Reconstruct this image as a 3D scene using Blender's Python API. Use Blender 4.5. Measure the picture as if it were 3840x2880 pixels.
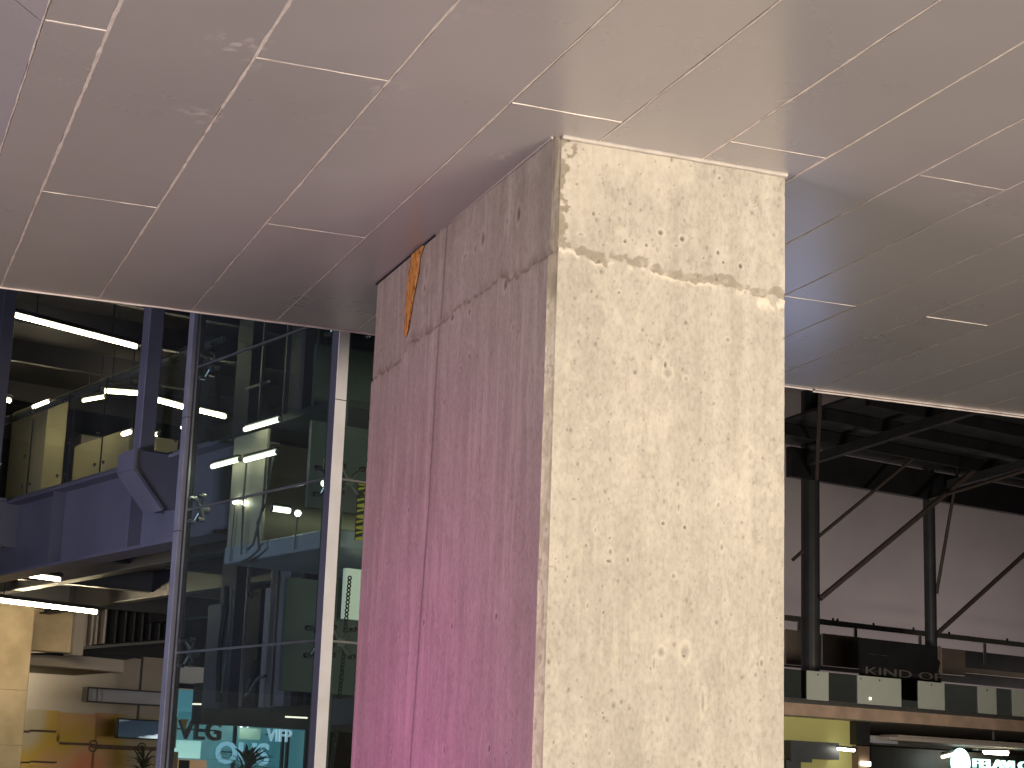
import bpy, bmesh, math, random
import numpy as np
from math import radians, sin, cos, pi
random.seed(7)
rng = np.random.default_rng(7)
for o in list(bpy.data.objects): bpy.data.objects.remove(o, do_unlink=True)
SC = bpy.context.scene
COL = SC.collection

# ------------------------------------------------------------------ camera
EYE = 1.6                                   # eye height above the paving
FPX, ROLL, PITCH, YAW = 6743.262, radians(2.04302), radians(12.68743), radians(20.73644)
fw = np.array([sin(YAW), cos(YAW), 0]); rt = np.array([cos(YAW), -sin(YAW), 0]); up = np.array([0, 0, 1.0])
F = cos(PITCH) * fw + sin(PITCH) * up; U = -sin(PITCH) * fw + cos(PITCH) * up
RX = cos(ROLL) * rt + sin(ROLL) * U; UX = -sin(ROLL) * rt + cos(ROLL) * U
CAMR = np.array([RX, -UX, F])               # world -> (right, down, forward)
cam_d = bpy.data.cameras.new('camera'); cam = bpy.data.objects.new('camera', cam_d); COL.objects.link(cam)
cam_d.sensor_width = 36; cam_d.lens = 36 * FPX / 3840; cam_d.clip_end = 2000; cam_d.clip_start = 0.05
from mathutils import Matrix, Vector
cam.matrix_world = Matrix(((RX[0], UX[0], -F[0], 0), (RX[1], UX[1], -F[1], 0), (RX[2], UX[2], -F[2], EYE), (0, 0, 0, 1)))
SC.camera = cam

# ------------------------------------------------------------------ night sky
W = bpy.data.worlds.new('World'); SC.world = W; W.use_nodes = True
wn = W.node_tree.nodes; wl = W.node_tree.links
sky = wn.new('ShaderNodeTexSky'); sky.sky_type = 'NISHITA'; sky.sun_disc = False
sky.sun_elevation = radians(-4); sky.sun_rotation = radians(200)
bg = wn['Background']; bg.inputs['Strength'].default_value = 0.10
wl.new(sky.outputs['Color'], bg.inputs['Color'])

# ------------------------------------------------------------------ area lights out of the picture: lamps inferred from their glow, plus added fills
def area(name, loc, target, size, power, color, spread=180):
    d = bpy.data.lights.new(name, 'AREA'); d.shape = 'RECTANGLE'; d.size, d.size_y = size
    d.energy = power; d.color = color; d.spread = radians(spread)
    o = bpy.data.objects.new(name, d); COL.objects.link(o); o.location = loc
    o.rotation_euler = (Vector(target) - Vector(loc)).to_track_quat('-Z', 'Y').to_euler()
    return o
area('warm_floodlight', (5.6, -3.2, 1.7), (3.0, 6.2, 2.75), (1.4, 1.0), 22, (1.0, 0.82, 0.50), 50)
area('front_fill_light', (6.5, -6.5, 1.5), (3.6, 7.0, 4.0), (9.0, 2.6), 1300, (1.0, 0.88, 0.80), 120)  # added fill from the front, evens out the soffit
area('left_fill_light', (-7.0, 4.0, 1.8), (1.6, 6.4, 3.8), (3.0, 1.6), 130, (1.0, 0.84, 0.93), 90)  # added fill for the inclined panels and the pier's left face
area('pink_neon_light', (-2.2, 6.6, 0.30), (2.5, 7.6, 0.85), (0.5, 2.6), 31, (1.0, 0.11, 0.74), 58)
area('violet_sign_light', (-5.0, 11.4, 1.4), (3.4, 16.8, 3.9), (2.5, 1.0), 125, (0.66, 0.66, 1.0), 70)
area('blue_sign_light', (6.6, 11.5, 2.6), (5.1, 9.3, 4.1), (0.5, 0.3), 0.38, (0.40, 0.55, 1.0), 60)
area('terrace_front_fill', (30.0, 36.0, 3.0), (33.0, 50.0, 5.0), (3.0, 1.0), 560, (1.0, 0.86, 0.70), 150)  # added light that brightens the terrace front
area('terrace_wall_fill', (32.3, 56.3, 4.6), (31.0, 63.0, 13.0), (44.0, 1.5), 1150, (1.0, 0.87, 0.85), 170)  # added, unseen light to brighten the terrace back wall
area('mural_fill_light', (1.6, 29.6, 3.7), (0.6, 33.0, 1.6), (3.0, 0.4), 190, (1.0, 0.84, 0.58), 140)  # added light to lift the dark mural

SC.view_settings.view_transform = 'Standard'; SC.view_settings.look = 'None'
SC.view_settings.exposure = 0.0; SC.view_settings.gamma = 1.0
SC.cycles.use_denoising = True
SC.cycles.max_bounces = 8; SC.cycles.transparent_max_bounces = 16
SC.cycles.sample_clamp_indirect = 6.0

# ------------------------------------------------------------------ frames and rays
TB = radians(15)                                      # the mall behind stands 15 degrees off the canopy
E1 = np.array([cos(TB), sin(TB), 0]); E2 = np.array([-sin(TB), cos(TB), 0]); E3 = np.array([0, 0, 1.0])
def ray(x, y): return CAMR.T @ np.array([x - 1920.0, y - 1440.0, FPX])
def pB(x, y, b):                                      # pixel -> (a,b,z) on the mall plane b
    d = ray(x, y); P = d * b / (d @ E2); return np.array([P @ E1, P @ E2, P[2] + EYE])
def pA(x, y, a):
    d = ray(x, y); P = d * a / (d @ E1); return np.array([P @ E1, P @ E2, P[2] + EYE])
def pZ(x, y, z):                                      # mall frame, on the level z above ground
    d = ray(x, y); P = d * (z - EYE) / d[2]; return np.array([P @ E1, P @ E2, z])
def sZ(x, y, z):
    d = ray(x, y); P = d * (z - EYE) / d[2]; return np.array([P[0], P[1], z])
def sY(x, y, Y):
    d = ray(x, y); P = d * Y / d[1]; return np.array([P[0], P[1], P[2] + EYE])
def sX(x, y, X):
    d = ray(x, y); P = d * X / d[0]; return np.array([P[0], P[1], P[2] + EYE])

# ------------------------------------------------------------------ materials
def nmat(name):
    m = bpy.data.materials.new(name); m.use_nodes = True
    nt = m.node_tree; return m, nt, nt.nodes, nt.links, nt.nodes['Principled BSDF']
def surf(name, c1, c2=None, scale=3.0, rough=0.6, metal=0.0, bump=0.0, stretch=(1, 1, 1), detail=6, rand=0.0, lo=0.35, hi=0.65, spec=0.5, bscale=None):
    m, nt, N, L, P = nmat(name)
    c2 = c2 or tuple(v * 0.8 for v in c1)
    tc = N.new('ShaderNodeTexCoord'); mp = N.new('ShaderNodeMapping'); mp.inputs['Scale'].default_value = stretch
    L.new(tc.outputs['Object'], mp.inputs['Vector'])
    nz = N.new('ShaderNodeTexNoise'); nz.inputs['Scale'].default_value = scale; nz.inputs['Detail'].default_value = detail
    L.new(mp.outputs['Vector'], nz.inputs['Vector'])
    cr = N.new('ShaderNodeValToRGB'); cr.color_ramp.elements[0].position = lo; cr.color_ramp.elements[1].position = hi
    cr.color_ramp.elements[0].color = (*c2, 1); cr.color_ramp.elements[1].color = (*c1, 1)
    L.new(nz.outputs['Fac'], cr.inputs['Fac']); out = cr.outputs['Color']
    if rand:
        oi = N.new('ShaderNodeObjectInfo'); hs = N.new('ShaderNodeHueSaturation')
        mr = N.new('ShaderNodeMapRange'); mr.inputs['To Min'].default_value = 1 - rand; mr.inputs['To Max'].default_value = 1 + rand
        L.new(oi.outputs['Random'], mr.inputs['Value']); L.new(mr.outputs['Result'], hs.inputs['Value']); L.new(out, hs.inputs['Color']); out = hs.outputs['Color']
    L.new(out, P.inputs['Base Color'])
    P.inputs['Roughness'].default_value = rough; P.inputs['Metallic'].default_value = metal
    P.inputs['Specular IOR Level'].default_value = spec
    if bump:
        n2 = N.new('ShaderNodeTexNoise'); n2.inputs['Scale'].default_value = bscale or scale * 8; n2.inputs['Detail'].default_value = 4
        L.new(mp.outputs['Vector'], n2.inputs['Vector'])
        b = N.new('ShaderNodeBump'); b.inputs['Strength'].default_value = bump; b.inputs['Distance'].default_value = 0.01
        L.new(n2.outputs['Fac'], b.inputs['Height']); L.new(b.outputs['Normal'], P.inputs['Normal'])
    return m
def emis(name, col, strength):
    m, nt, N, L, P = nmat(name)
    P.inputs['Base Color'].default_value = (0.8, 0.8, 0.8, 1)
    P.inputs['Emission Color'].default_value = (*col, 1); P.inputs['Emission Strength'].default_value = strength
    return m
def glass(name, tint=(0.80, 0.86, 0.84), rough=0.02, dirt=0.02):
    m, nt, N, L, P = nmat(name); N.remove(P)
    out = N['Material Output']
    tr = N.new('ShaderNodeBsdfTransparent'); tr.inputs['Color'].default_value = (*tint, 1)
    gl = N.new('ShaderNodeBsdfGlossy'); gl.inputs['Roughness'].default_value = rough
    df = N.new('ShaderNodeBsdfDiffuse'); df.inputs['Color'].default_value = (0.5, 0.5, 0.45, 1)
    lw = N.new('ShaderNodeLayerWeight'); pw_ = N.new('ShaderNodeMath'); pw_.operation = 'POWER'; pw_.inputs[1].default_value = 4.5; L.new(lw.outputs['Facing'], pw_.inputs[0])
    fr = N.new('ShaderNodeMath'); fr.operation = 'MULTIPLY_ADD'; fr.inputs[1].default_value = .9; fr.inputs[2].default_value = .035; L.new(pw_.outputs[0], fr.inputs[0])
    mx = N.new('ShaderNodeMixShader'); L.new(fr.outputs[0], mx.inputs['Fac']); L.new(tr.outputs[0], mx.inputs[1]); L.new(gl.outputs[0], mx.inputs[2])
    tc = N.new('ShaderNodeTexCoord'); nz = N.new('ShaderNodeTexNoise'); nz.inputs['Scale'].default_value = 2.5; nz.inputs['Detail'].default_value = 8
    L.new(tc.outputs['Object'], nz.inputs['Vector'])
    ml = N.new('ShaderNodeMath'); ml.operation = 'MULTIPLY'; ml.inputs[1].default_value = dirt * 2; L.new(nz.outputs['Fac'], ml.inputs[0])
    m2 = N.new('ShaderNodeMixShader'); L.new(ml.outputs[0], m2.inputs['Fac']); L.new(mx.outputs[0], m2.inputs[1]); L.new(df.outputs[0], m2.inputs[2])
    L.new(m2.outputs[0], out.inputs['Surface'])
    return m

M = {}
M['paving'] = surf('paving', (0.30, 0.28, 0.26), (0.22, 0.21, 0.20), 1.2, 0.45, bump=0.1)
M['panel_back'] = surf('soffit_void', (0.03, 0.03, 0.03), None, 2, 0.9)
M['bead_grey'] = surf('old_sealant', (0.46, 0.42, 0.36), (0.36, 0.33, 0.28), 10, 0.7, bump=0.3)
M['sealant'] = surf('sealant', (0.88, 0.80, 0.70), (0.70, 0.62, 0.54), 14, 0.6, bump=0.3, detail=8)
M['trim'] = surf('trim', (0.62, 0.55, 0.49), (0.45, 0.39, 0.35), 9, 0.5, bump=0.15, detail=8)
M['trim2'] = surf('trim_side', (0.42, 0.36, 0.34), (0.34, 0.29, 0.27), 9, 0.5)
M['slate'] = surf('slate_paint', (0.075, 0.082, 0.09), (0.06, 0.066, 0.072), 2, 0.5, bump=0.05)
M['steel_blue'] = surf('blue_grey_paint', (0.11, 0.11, 0.125), (0.085, 0.085, 0.10), 1.5, 0.42, bump=0.05)
M['dark_steel'] = surf('dark_steel', (0.045, 0.047, 0.052), (0.03, 0.031, 0.035), 1.5, 0.5)
M['black_steel'] = surf('black_steel', (0.018, 0.019, 0.022), (0.012, 0.012, 0.014), 1.5, 0.5)
M['roof_sheet'] = surf('roof_sheet', (0.075, 0.075, 0.075), (0.05, 0.05, 0.05), 1.2, 0.7)
M['deck'] = surf('deck_sheet', (0.10, 0.10, 0.09), (0.075, 0.075, 0.07), 1.2, 0.6)
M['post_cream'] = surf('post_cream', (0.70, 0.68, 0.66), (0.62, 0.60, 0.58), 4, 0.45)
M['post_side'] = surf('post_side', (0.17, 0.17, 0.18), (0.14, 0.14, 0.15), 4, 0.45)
M['green_steel'] = surf('green_grey_paint', (0.085, 0.097, 0.093), (0.065, 0.075, 0.072), 2, 0.5)
M['tan_wall'] = surf('tan_wall', (0.64, 0.57, 0.36), (0.57, 0.50, 0.32), 1.2, 0.7)
M['beige_wall'] = surf('beige_wall', (0.42, 0.38, 0.33), (0.37, 0.33, 0.29), 0.8, 0.8)
M['grey_wall'] = surf('grey_render', (0.42, 0.38, 0.37), (0.37, 0.335, 0.325), 0.25, 0.85, detail=8)
M['far_concrete'] = surf('far_concrete', (0.66, 0.55, 0.37), (0.46, 0.37, 0.24), 2.2, 0.8, bump=0.3, detail=8)
M['chrome'] = surf('polished_steel', (0.75, 0.75, 0.75), (0.6, 0.6, 0.6), 5, 0.16, 1.0)
M['rod'] = surf('brushed_steel', (0.35, 0.35, 0.34), (0.28, 0.28, 0.27), 5, 0.35, 0.8)
M['rubber'] = surf('black_rubber', (0.012, 0.012, 0.012), None, 5, 0.6)
M['yellow'] = surf('yellow_paint', (0.65, 0.52, 0.05), (0.55, 0.43, 0.04), 8, 0.5)
M['cab_floor'] = surf('cab_underside', (0.34, 0.355, 0.40), (0.30, 0.31, 0.35), 2, 0.4)
M['cab_tan'] = surf('cab_wall', (0.42, 0.37, 0.27), (0.37, 0.32, 0.23), 1.5, 0.5)
M['white_sheet'] = surf('white_sheet', (0.50, 0.54, 0.48), (0.46, 0.50, 0.45), 1.5, 0.5)
M['dark_panel'] = surf('dark_panel', (0.02, 0.02, 0.02), (0.014, 0.014, 0.014), 2, 0.5)
M['brown'] = surf('brown_panel', (0.16, 0.11, 0.075), (0.12, 0.085, 0.06), 2, 0.5)
M['tan_board'] = surf('tan_board', (0.20, 0.165, 0.13), (0.17, 0.14, 0.11), 2, 0.7)
M['slab_edge'] = surf('slab_edge', (0.50, 0.36, 0.27), (0.34, 0.25, 0.185), 1.4, 0.8, bump=0.2, detail=8)
M['lime_wall'] = surf('lime_wall', (0.56, 0.56, 0.22), (0.50, 0.50, 0.19), 0.5, 0.7)
M['leaf'] = surf('palm_leaf', (0.05, 0.075, 0.03), (0.03, 0.05, 0.02), 6, 0.5, rand=0.3)
M['tube'] = emis('warm_tube', (1.0, 0.84, 0.56), 30.0)
M['tube_strong'] = emis('strong_tube', (1.0, 0.80, 0.50), 120.0)
M['tube_dim'] = emis('pale_tube', (1.0, 0.95, 0.72), 8.0)
M['bulb'] = emis('small_lamp', (1.0, 0.95, 0.80), 14.0)
M['tube_far'] = emis('far_tube', (1.0, 0.88, 0.72), 2.0)
M['sign_white'] = emis('sign_white', (0.80, 1.0, 0.98), 3.0)
M['sign_mint'] = emis('sign_mint', (0.45, 1.0, 0.90), 1.6)
M['sign_blue'] = emis('sign_blue', (0.22, 0.55, 0.80), 0.9)
M['sign_pale'] = emis('sign_pale_blue', (0.35, 0.62, 0.85), 0.8)
M['sign_white_box'] = emis('lit_menu_board', (0.72, 0.98, 0.96), 1.2)
M['sign_orange'] = emis('orange_glow_front', (0.95, 0.28, 0.08), 0.8)  # counter front glows by itself in place of the shop's light
M['teal_wall'] = emis('teal_glow_wall', (0.025, 0.19, 0.27), 0.95)  # walls given their own glow, standing in for light inside the shop
M['letter_grey'] = surf('grey_letters', (0.12, 0.14, 0.15), None, 4, 0.4)
M['letter_dim'] = surf('dim_letters', (0.15, 0.137, 0.128), None, 4, 0.5, 0.0)
M['gold'] = surf('gold_leaf_mark', (0.65, 0.42, 0.10), None, 4, 0.4)
M['glass_lift'] = glass('lift_glass', (0.74, 0.82, 0.79), 0.02, 0.015)
M['glass_rail'] = glass('railing_glass', (0.86, 0.90, 0.86), 0.02, 0.015)
M['glass_dark'] = glass('balustrade_glass', (0.38, 0.43, 0.40), 0.03, 0.001)
M['glass_shop'] = glass('shop_glass', (0.8, 0.9, 0.9), 0.02, 0.01)

# soffit panel paint: satin grey, slight panel-to-panel drift, fine dust, a few smears of sealant left by the fitters
def soffit_material():
    m, nt, N, L, P = nmat('soffit_panel')
    geo = N.new('ShaderNodeNewGeometry'); oi = N.new('ShaderNodeObjectInfo')
    nz = N.new('ShaderNodeTexNoise'); nz.inputs['Scale'].default_value = 0.9; nz.inputs['Detail'].default_value = 5
    L.new(geo.outputs['Position'], nz.inputs['Vector'])
    cr = N.new('ShaderNodeValToRGB'); cr.color_ramp.elements[0].color = (0.43, 0.402, 0.388, 1); cr.color_ramp.elements[1].color = (0.475, 0.446, 0.432, 1)
    cr.color_ramp.elements[0].position = .3; cr.color_ramp.elements[1].position = .7
    L.new(nz.outputs['Fac'], cr.inputs['Fac'])
    hs = N.new('ShaderNodeHueSaturation'); mr = N.new('ShaderNodeMapRange'); mr.inputs['To Min'].default_value = 0.965; mr.inputs['To Max'].default_value = 1.03
    L.new(oi.outputs['Random'], mr.inputs['Value']); L.new(mr.outputs['Result'], hs.inputs['Value']); L.new(cr.outputs['Color'], hs.inputs['Color'])
    col = hs.outputs['Color']
    fn = N.new('ShaderNodeTexNoise'); fn.inputs['Scale'].default_value = 22; fn.inputs['Detail'].default_value = 6
    L.new(geo.outputs['Position'], fn.inputs['Vector'])
    acc = None
    for (px, py, r, st) in ((890, 170, .16, 1.0), (760, 430, .13, .8), (1440, 330, .14, .5), (1880, 585, .07, .8), (1760, 60, .10, .35), (3640, 740, .13, .4), (960, 235, .10, .5), (1300, 480, .2, .2)):
        c = sZ(px, py, 4.1)
        vm = N.new('ShaderNodeVectorMath'); vm.operation = 'DISTANCE'; L.new(geo.outputs['Position'], vm.inputs[0]); vm.inputs[1].default_value = c
        mr = N.new('ShaderNodeMapRange'); mr.inputs['From Min'].default_value = r; mr.inputs['From Max'].default_value = 0.0; mr.inputs['To Max'].default_value = st
        L.new(vm.outputs['Value'], mr.inputs['Value'])
        if acc is None: acc = mr.outputs['Result']
        else:
            a = N.new('ShaderNodeMath'); a.operation = 'MAXIMUM'; L.new(acc, a.inputs[0]); L.new(mr.outputs['Result'], a.inputs[1]); acc = a.outputs[0]
    tr = N.new('ShaderNodeMapRange'); tr.inputs['From Min'].default_value = 0.50; tr.inputs['From Max'].default_value = 0.62
    L.new(fn.outputs['Fac'], tr.inputs['Value'])
    mu = N.new('ShaderNodeMath'); mu.operation = 'MULTIPLY'; L.new(acc, mu.inputs[0]); L.new(tr.outputs['Result'], mu.inputs[1])
    mx = N.new('ShaderNodeMixRGB'); mx.inputs['Color2'].default_value = (0.72, 0.66, 0.62, 1)
    L.new(mu.outputs[0], mx.inputs['Fac']); L.new(col, mx.inputs['Color1'])
    L.new(mx.outputs['Color'], P.inputs['Base Color'])
    rr = N.new('ShaderNodeMapRange'); rr.inputs['To Min'].default_value = 0.24; rr.inputs['To Max'].default_value = 0.33; P.inputs['Specular IOR Level'].default_value = 0.95
    L.new(nz.outputs['Fac'], rr.inputs['Value']); L.new(rr.outputs['Result'], P.inputs['Roughness'])
    bn = N.new('ShaderNodeTexNoise'); bn.inputs['Scale'].default_value = 1.6; L.new(geo.outputs['Position'], bn.inputs['Vector'])
    b = N.new('ShaderNodeBump'); b.inputs['Strength'].default_value = 0.12; b.inputs['Distance'].default_value = 0.02
    L.new(bn.outputs['Fac'], b.inputs['Height']); L.new(b.outputs['Normal'], P.inputs['Normal'])
    return m
M['soffit'] = soffit_material()

# board-formed concrete of the pier; attributes: 'mortar' (stripped joint), 'pit' (blow holes), 'pale' (cement skin)
def concrete_material():
    m, nt, N, L, P = nmat('pier_concrete')
    geo = N.new('ShaderNodeNewGeometry')
    def noise(scale, sx, sz, detail=7, rough=.55):
        mp = N.new('ShaderNodeMapping'); mp.inputs['Scale'].default_value = (sx, sx, sz); L.new(geo.outputs['Position'], mp.inputs['Vector'])
        n = N.new('ShaderNodeTexNoise'); n.inputs['Scale'].default_value = scale; n.inputs['Detail'].default_value = detail; n.inputs['Roughness'].default_value = rough
        L.new(mp.outputs['Vector'], n.inputs['Vector']); return n.outputs['Fac']
    def ramp(fac, stops):
        c = N.new('ShaderNodeValToRGB'); e = c.color_ramp.elements
        while len(e) < len(stops): e.new(.5)
        for i, (p, v) in enumerate(stops): e[i].position = p; e[i].color = (*v, 1)
        L.new(fac, c.inputs['Fac']); return c.outputs['Color']
    def mix(fac, a, b, mode='MIX'):
        x = N.new('ShaderNodeMixRGB'); x.blend_type = mode
        for s, v in ((x.inputs['Fac'], fac), (x.inputs['Color1'], a), (x.inputs['Color2'], b)):
            if isinstance(v, (int, float)): s.default_value = v
            elif isinstance(v, tuple): s.default_value = (*v, 1)
            else: L.new(v, s)
        return x.outputs['Color']
    big = ramp(noise(1.7, 1, .8), [(.30, (.325, .298, .240)), (.5, (.348, .320, .260)), (.70, (.374, .345, .282))])
    streak = ramp(noise(14, 1, .07, 7), [(.36, (.86, .855, .845)), (.62, (1.06, 1.06, 1.06))])
    c = mix(0.75, big, streak, 'MULTIPLY')
    cloud = ramp(noise(6.5, 1, .7, 10, .65), [(.36, (.90, .895, .88)), (.54, (1, 1, 1)), (.68, (1.07, 1.07, 1.06))])
    c = mix(0.65, c, cloud, 'MULTIPLY')
    mott = ramp(noise(26, 1, .6, 8, .7), [(.36, (.85, .845, .83)), (.5, (1, 1, 1)), (.64, (1.12, 1.12, 1.10))])
    c = mix(0.4, c, mott, 'MULTIPLY')
    grain = ramp(noise(70, 1, .55, 5, .7), [(.34, (.74, .73, .70)), (.5, (1, 1, 1)), (.68, (1.13, 1.13, 1.12))])
    c = mix(0.7, c, grain, 'MULTIPLY')
    for an, colr in (('pale', (.52, .475, .37)), ('mortar', (.19, .162, .112)), ('pit', (.085, .075, .06))):
        at = N.new('ShaderNodeAttribute'); at.attribute_name = an; c = mix(at.outputs['Fac'], c, colr)
    L.new(c, P.inputs['Base Color']); P.inputs['Roughness'].default_value = 0.72; P.inputs['Specular IOR Level'].default_value = .35
    b = N.new('ShaderNodeBump'); b.inputs['Strength'].default_value = 0.6; b.inputs['Distance'].default_value = 0.005
    L.new(noise(45, 1, .4, 8, .6), b.inputs['Height']); L.new(b.outputs['Normal'], P.inputs['Normal'])
    return m
M['pier'] = concrete_material()

# ------------------------------------------------------------------ geometry helpers (all return verts, faces)
def cat(*gs):
    V, Fc, n = [], [], 0
    for v, f in gs:
        v = np.asarray(v, float).reshape(-1, 3); V.append(v); Fc += [tuple(i + n for i in q) for q in f]; n += len(v)
    return np.concatenate(V), Fc
BF = [(0, 3, 2, 1), (4, 5, 6, 7), (0, 1, 5, 4), (1, 2, 6, 5), (2, 3, 7, 6), (3, 0, 4, 7)]
def box(p, q):
    l = np.minimum(p, q); h = np.maximum(p, q)
    return np.array([(l[0], l[1], l[2]), (h[0], l[1], l[2]), (h[0], h[1], l[2]), (l[0], h[1], l[2]), (l[0], l[1], h[2]), (h[0], l[1], h[2]), (h[0], h[1], h[2]), (l[0], h[1], h[2])]), BF
def chbox(p, q, c=0.01):                              # box with chamfered edges
    bm = bmesh.new(); v, f = box(p, q); vs = [bm.verts.new(x) for x in v]
    for i in f: bm.faces.new([vs[k] for k in i])
    bmesh.ops.bevel(bm, geom=list(bm.edges), offset=c, segments=1, affect='EDGES')
    bm.verts.index_update(); r = np.array([x.co[:] for x in bm.verts]), [tuple(k.index for k in g.verts) for g in bm.faces]; bm.free(); return r
def prism(poly, d):                                   # planar polygon extruded by vector d
    poly = np.asarray(poly, float); n = len(poly)
    return np.concatenate([poly, poly + np.asarray(d, float)]), [tuple(range(n))[::-1], tuple(range(n, 2 * n))] + [(i, (i + 1) % n, n + (i + 1) % n, n + i) for i in range(n)]
def tube(p, q, r, n=10, r2=None):
    p, q = np.asarray(p, float), np.asarray(q, float); d = (q - p) / np.linalg.norm(q - p); r2 = r if r2 is None else r2
    a = np.cross(d, [0, 0, 1.0] if abs(d[2]) < .9 else [1.0, 0, 0]); a /= np.linalg.norm(a); b = np.cross(d, a)
    t = [2 * pi * i / n for i in range(n)]
    V = [p + r * (cos(k) * a + sin(k) * b) for k in t] + [q + r2 * (cos(k) * a + sin(k) * b) for k in t]
    return np.array(V), [tuple(range(n))[::-1], tuple(range(n, 2 * n))] + [(i, (i + 1) % n, n + (i + 1) % n, n + i) for i in range(n)]
def path(pts, r, n=8):
    return cat(*[tube(pts[i], pts[i + 1], r, n) for i in range(len(pts) - 1)])
def bar(p, q, w, h):                                  # rectangular bar from p to q, w sideways, h vertical
    p, q = np.asarray(p, float), np.asarray(q, float); d = (q - p) / np.linalg.norm(q - p)
    s = np.cross(d, [0, 0, 1.0]); s = s / np.linalg.norm(s) if np.linalg.norm(s) > 1e-6 else np.array([1.0, 0, 0]); u = np.cross(s, d)
    V = [e + x * w / 2 * s + y * h / 2 * u for e in (p, q) for x, y in ((-1, -1), (1, -1), (1, 1), (-1, 1))]
    return np.array(V), [(3, 2, 1, 0), (4, 5, 6, 7), (0, 1, 5, 4), (1, 2, 6, 5), (2, 3, 7, 6), (3, 0, 4, 7)]
def torus(c, R, r, axis, n=20, k=6, a0=0, a1=2 * pi):
    c = np.asarray(c, float); axis = np.asarray(axis, float); x = np.cross(axis, [0, 0, 1.0]); x /= np.linalg.norm(x); y = np.cross(axis, x)
    V, Fc = [], []
    full = abs(a1 - a0 - 2 * pi) < 1e-6; m = n if full else n + 1
    for i in range(m):
        t = a0 + (a1 - a0) * i / n; o = cos(t) * x + sin(t) * y
        for j in range(k):
            s = 2 * pi * j / k; V.append(c + o * (R + r * cos(s)) + axis * r * sin(s))
    for i in range(n):
        for j in range(k):
            a, b = i * k, ((i + 1) % m) * k; Fc.append((a + j, a + (j + 1) % k, b + (j + 1) % k, b + j))
    return np.array(V), Fc
def ball(c, r, n=10, k=6):
    V = [np.array(c) + r * np.array((sin(pi * j / k) * cos(2 * pi * i / n), sin(pi * j / k) * sin(2 * pi * i / n), cos(pi * j / k))) for j in range(k + 1) for i in range(n)]
    return np.array(V), [(j * n + i, j * n + (i + 1) % n, (j + 1) * n + (i + 1) % n, (j + 1) * n + i) for j in range(k) for i in range(n)]

# ------------------------------------------------------------------ things
FRAME_ROT = {'S': 0.0, 'B': TB}
def to_world(p, fr):
    p = np.asarray(p, float)
    return tuple(p) if fr == 'S' else tuple(p[0] * E1 + p[1] * E2 + p[2] * E3)
def mesh_of(name, g, mat, origin, smooth=False):
    v, f = g; me = bpy.data.meshes.new(name); me.from_pydata([tuple(x) for x in (np.asarray(v) - origin)], [], f)
    me.materials.append(M[mat] if isinstance(mat, str) else mat); me.validate(); me.update()
    if smooth:
        me.polygons.foreach_set('use_smooth', [True] * len(me.polygons))
    return me
def tag(o, label=None, cat_=None, group=None, kind=None):
    if label: o['label'] = label
    if cat_: o['category'] = cat_
    if group: o['group'] = group
    if kind: o['kind'] = kind
    return o
def single(name, g, mat, label=None, category=None, group=None, fr='B', kind=None, smooth=False):
    v = np.asarray(g[0]); org = np.array([(v[:, 0].min() + v[:, 0].max()) / 2, (v[:, 1].min() + v[:, 1].max()) / 2, v[:, 2].min()])
    o = bpy.data.objects.new(name, mesh_of(name, g, mat, org, smooth)); COL.objects.link(o)
    o.location = to_world(org, fr); o.rotation_euler = (0, 0, FRAME_ROT[fr]); return tag(o, label, category, group, kind)
def thing(name, parts, label=None, category=None, group=None, fr='B', kind=None):
    # parts: (name, geometry, material[, sub-parts]) ; geometry None is not allowed
    allv = np.concatenate([np.asarray(p[1][0]) for p in parts])
    org = np.array([(allv[:, 0].min() + allv[:, 0].max()) / 2, (allv[:, 1].min() + allv[:, 1].max()) / 2, allv[:, 2].min()])
    root = bpy.data.objects.new(name, None); root.empty_display_size = .1; COL.objects.link(root)
    root.location = to_world(org, fr); root.rotation_euler = (0, 0, FRAME_ROT[fr]); tag(root, label, category, group, kind)
    for p in parts:
        o = bpy.data.objects.new(p[0], mesh_of(p[0], p[1], p[2], org)); COL.objects.link(o); o.parent = root
        for s in (p[3] if len(p) > 3 else ()):
            c = bpy.data.objects.new(s[0], mesh_of(s[0], s[1], s[2], org)); COL.objects.link(c); c.parent = o
    root['_org'] = [float(x) for x in org]
    return root
BOLD = 0.02
def text_geo(s, height, depth, place, shear=0):
    # place(u,v,w) -> frame point ; u along the word, v up, w out of the sign
    cu = bpy.data.curves.new('txt', 'FONT'); cu.body = s; cu.size = 1.0; cu.extrude = 0.5; cu.resolution_u = 3; cu.offset = BOLD
    ob = bpy.data.objects.new('txt', cu); COL.objects.link(ob); dg = bpy.context.evaluated_depsgraph_get()
    me = bpy.data.meshes.new_from_object(ob.evaluated_get(dg)); v = np.array([x.co[:] for x in me.vertices]); f = [tuple(p.vertices) for p in me.polygons]
    bpy.data.objects.remove(ob, do_unlink=True); bpy.data.curves.remove(cu); bpy.data.meshes.remove(me)
    k = height / v[:, 1].max()
    return v, f, k
def letters(s, x0, x1, z0, z1, b, depth=0.04):
    """one geometry per character, standing on plane b of the mall frame between x0..x1 and z0..z1"""
    v, f, k = text_geo(s, 1, 1, None); wid = v[:, 0].max() - v[:, 0].min(); out = []
    cu_x = 0.0
    for i, ch in enumerate(s):
        if ch == ' ': continue
        pre, _, _ = text_geo(s[:i + 1], 1, 1, None); right = pre[:, 0].max()
        cv, cf, _ = text_geo(ch, 1, 1, None)
        cv = cv.copy(); cv[:, 0] += right - cv[:, 0].max()
        hgt = 0.73
        A = x0 + (cv[:, 0] - v[:, 0].min()) / wid * (x1 - x0); Z = z0 + cv[:, 1] / hgt * (z1 - z0); Bv = b - (cv[:, 2] + .5) * depth
        out.append((np.stack([A, Bv, Z], 1), cf))
    return out

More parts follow.
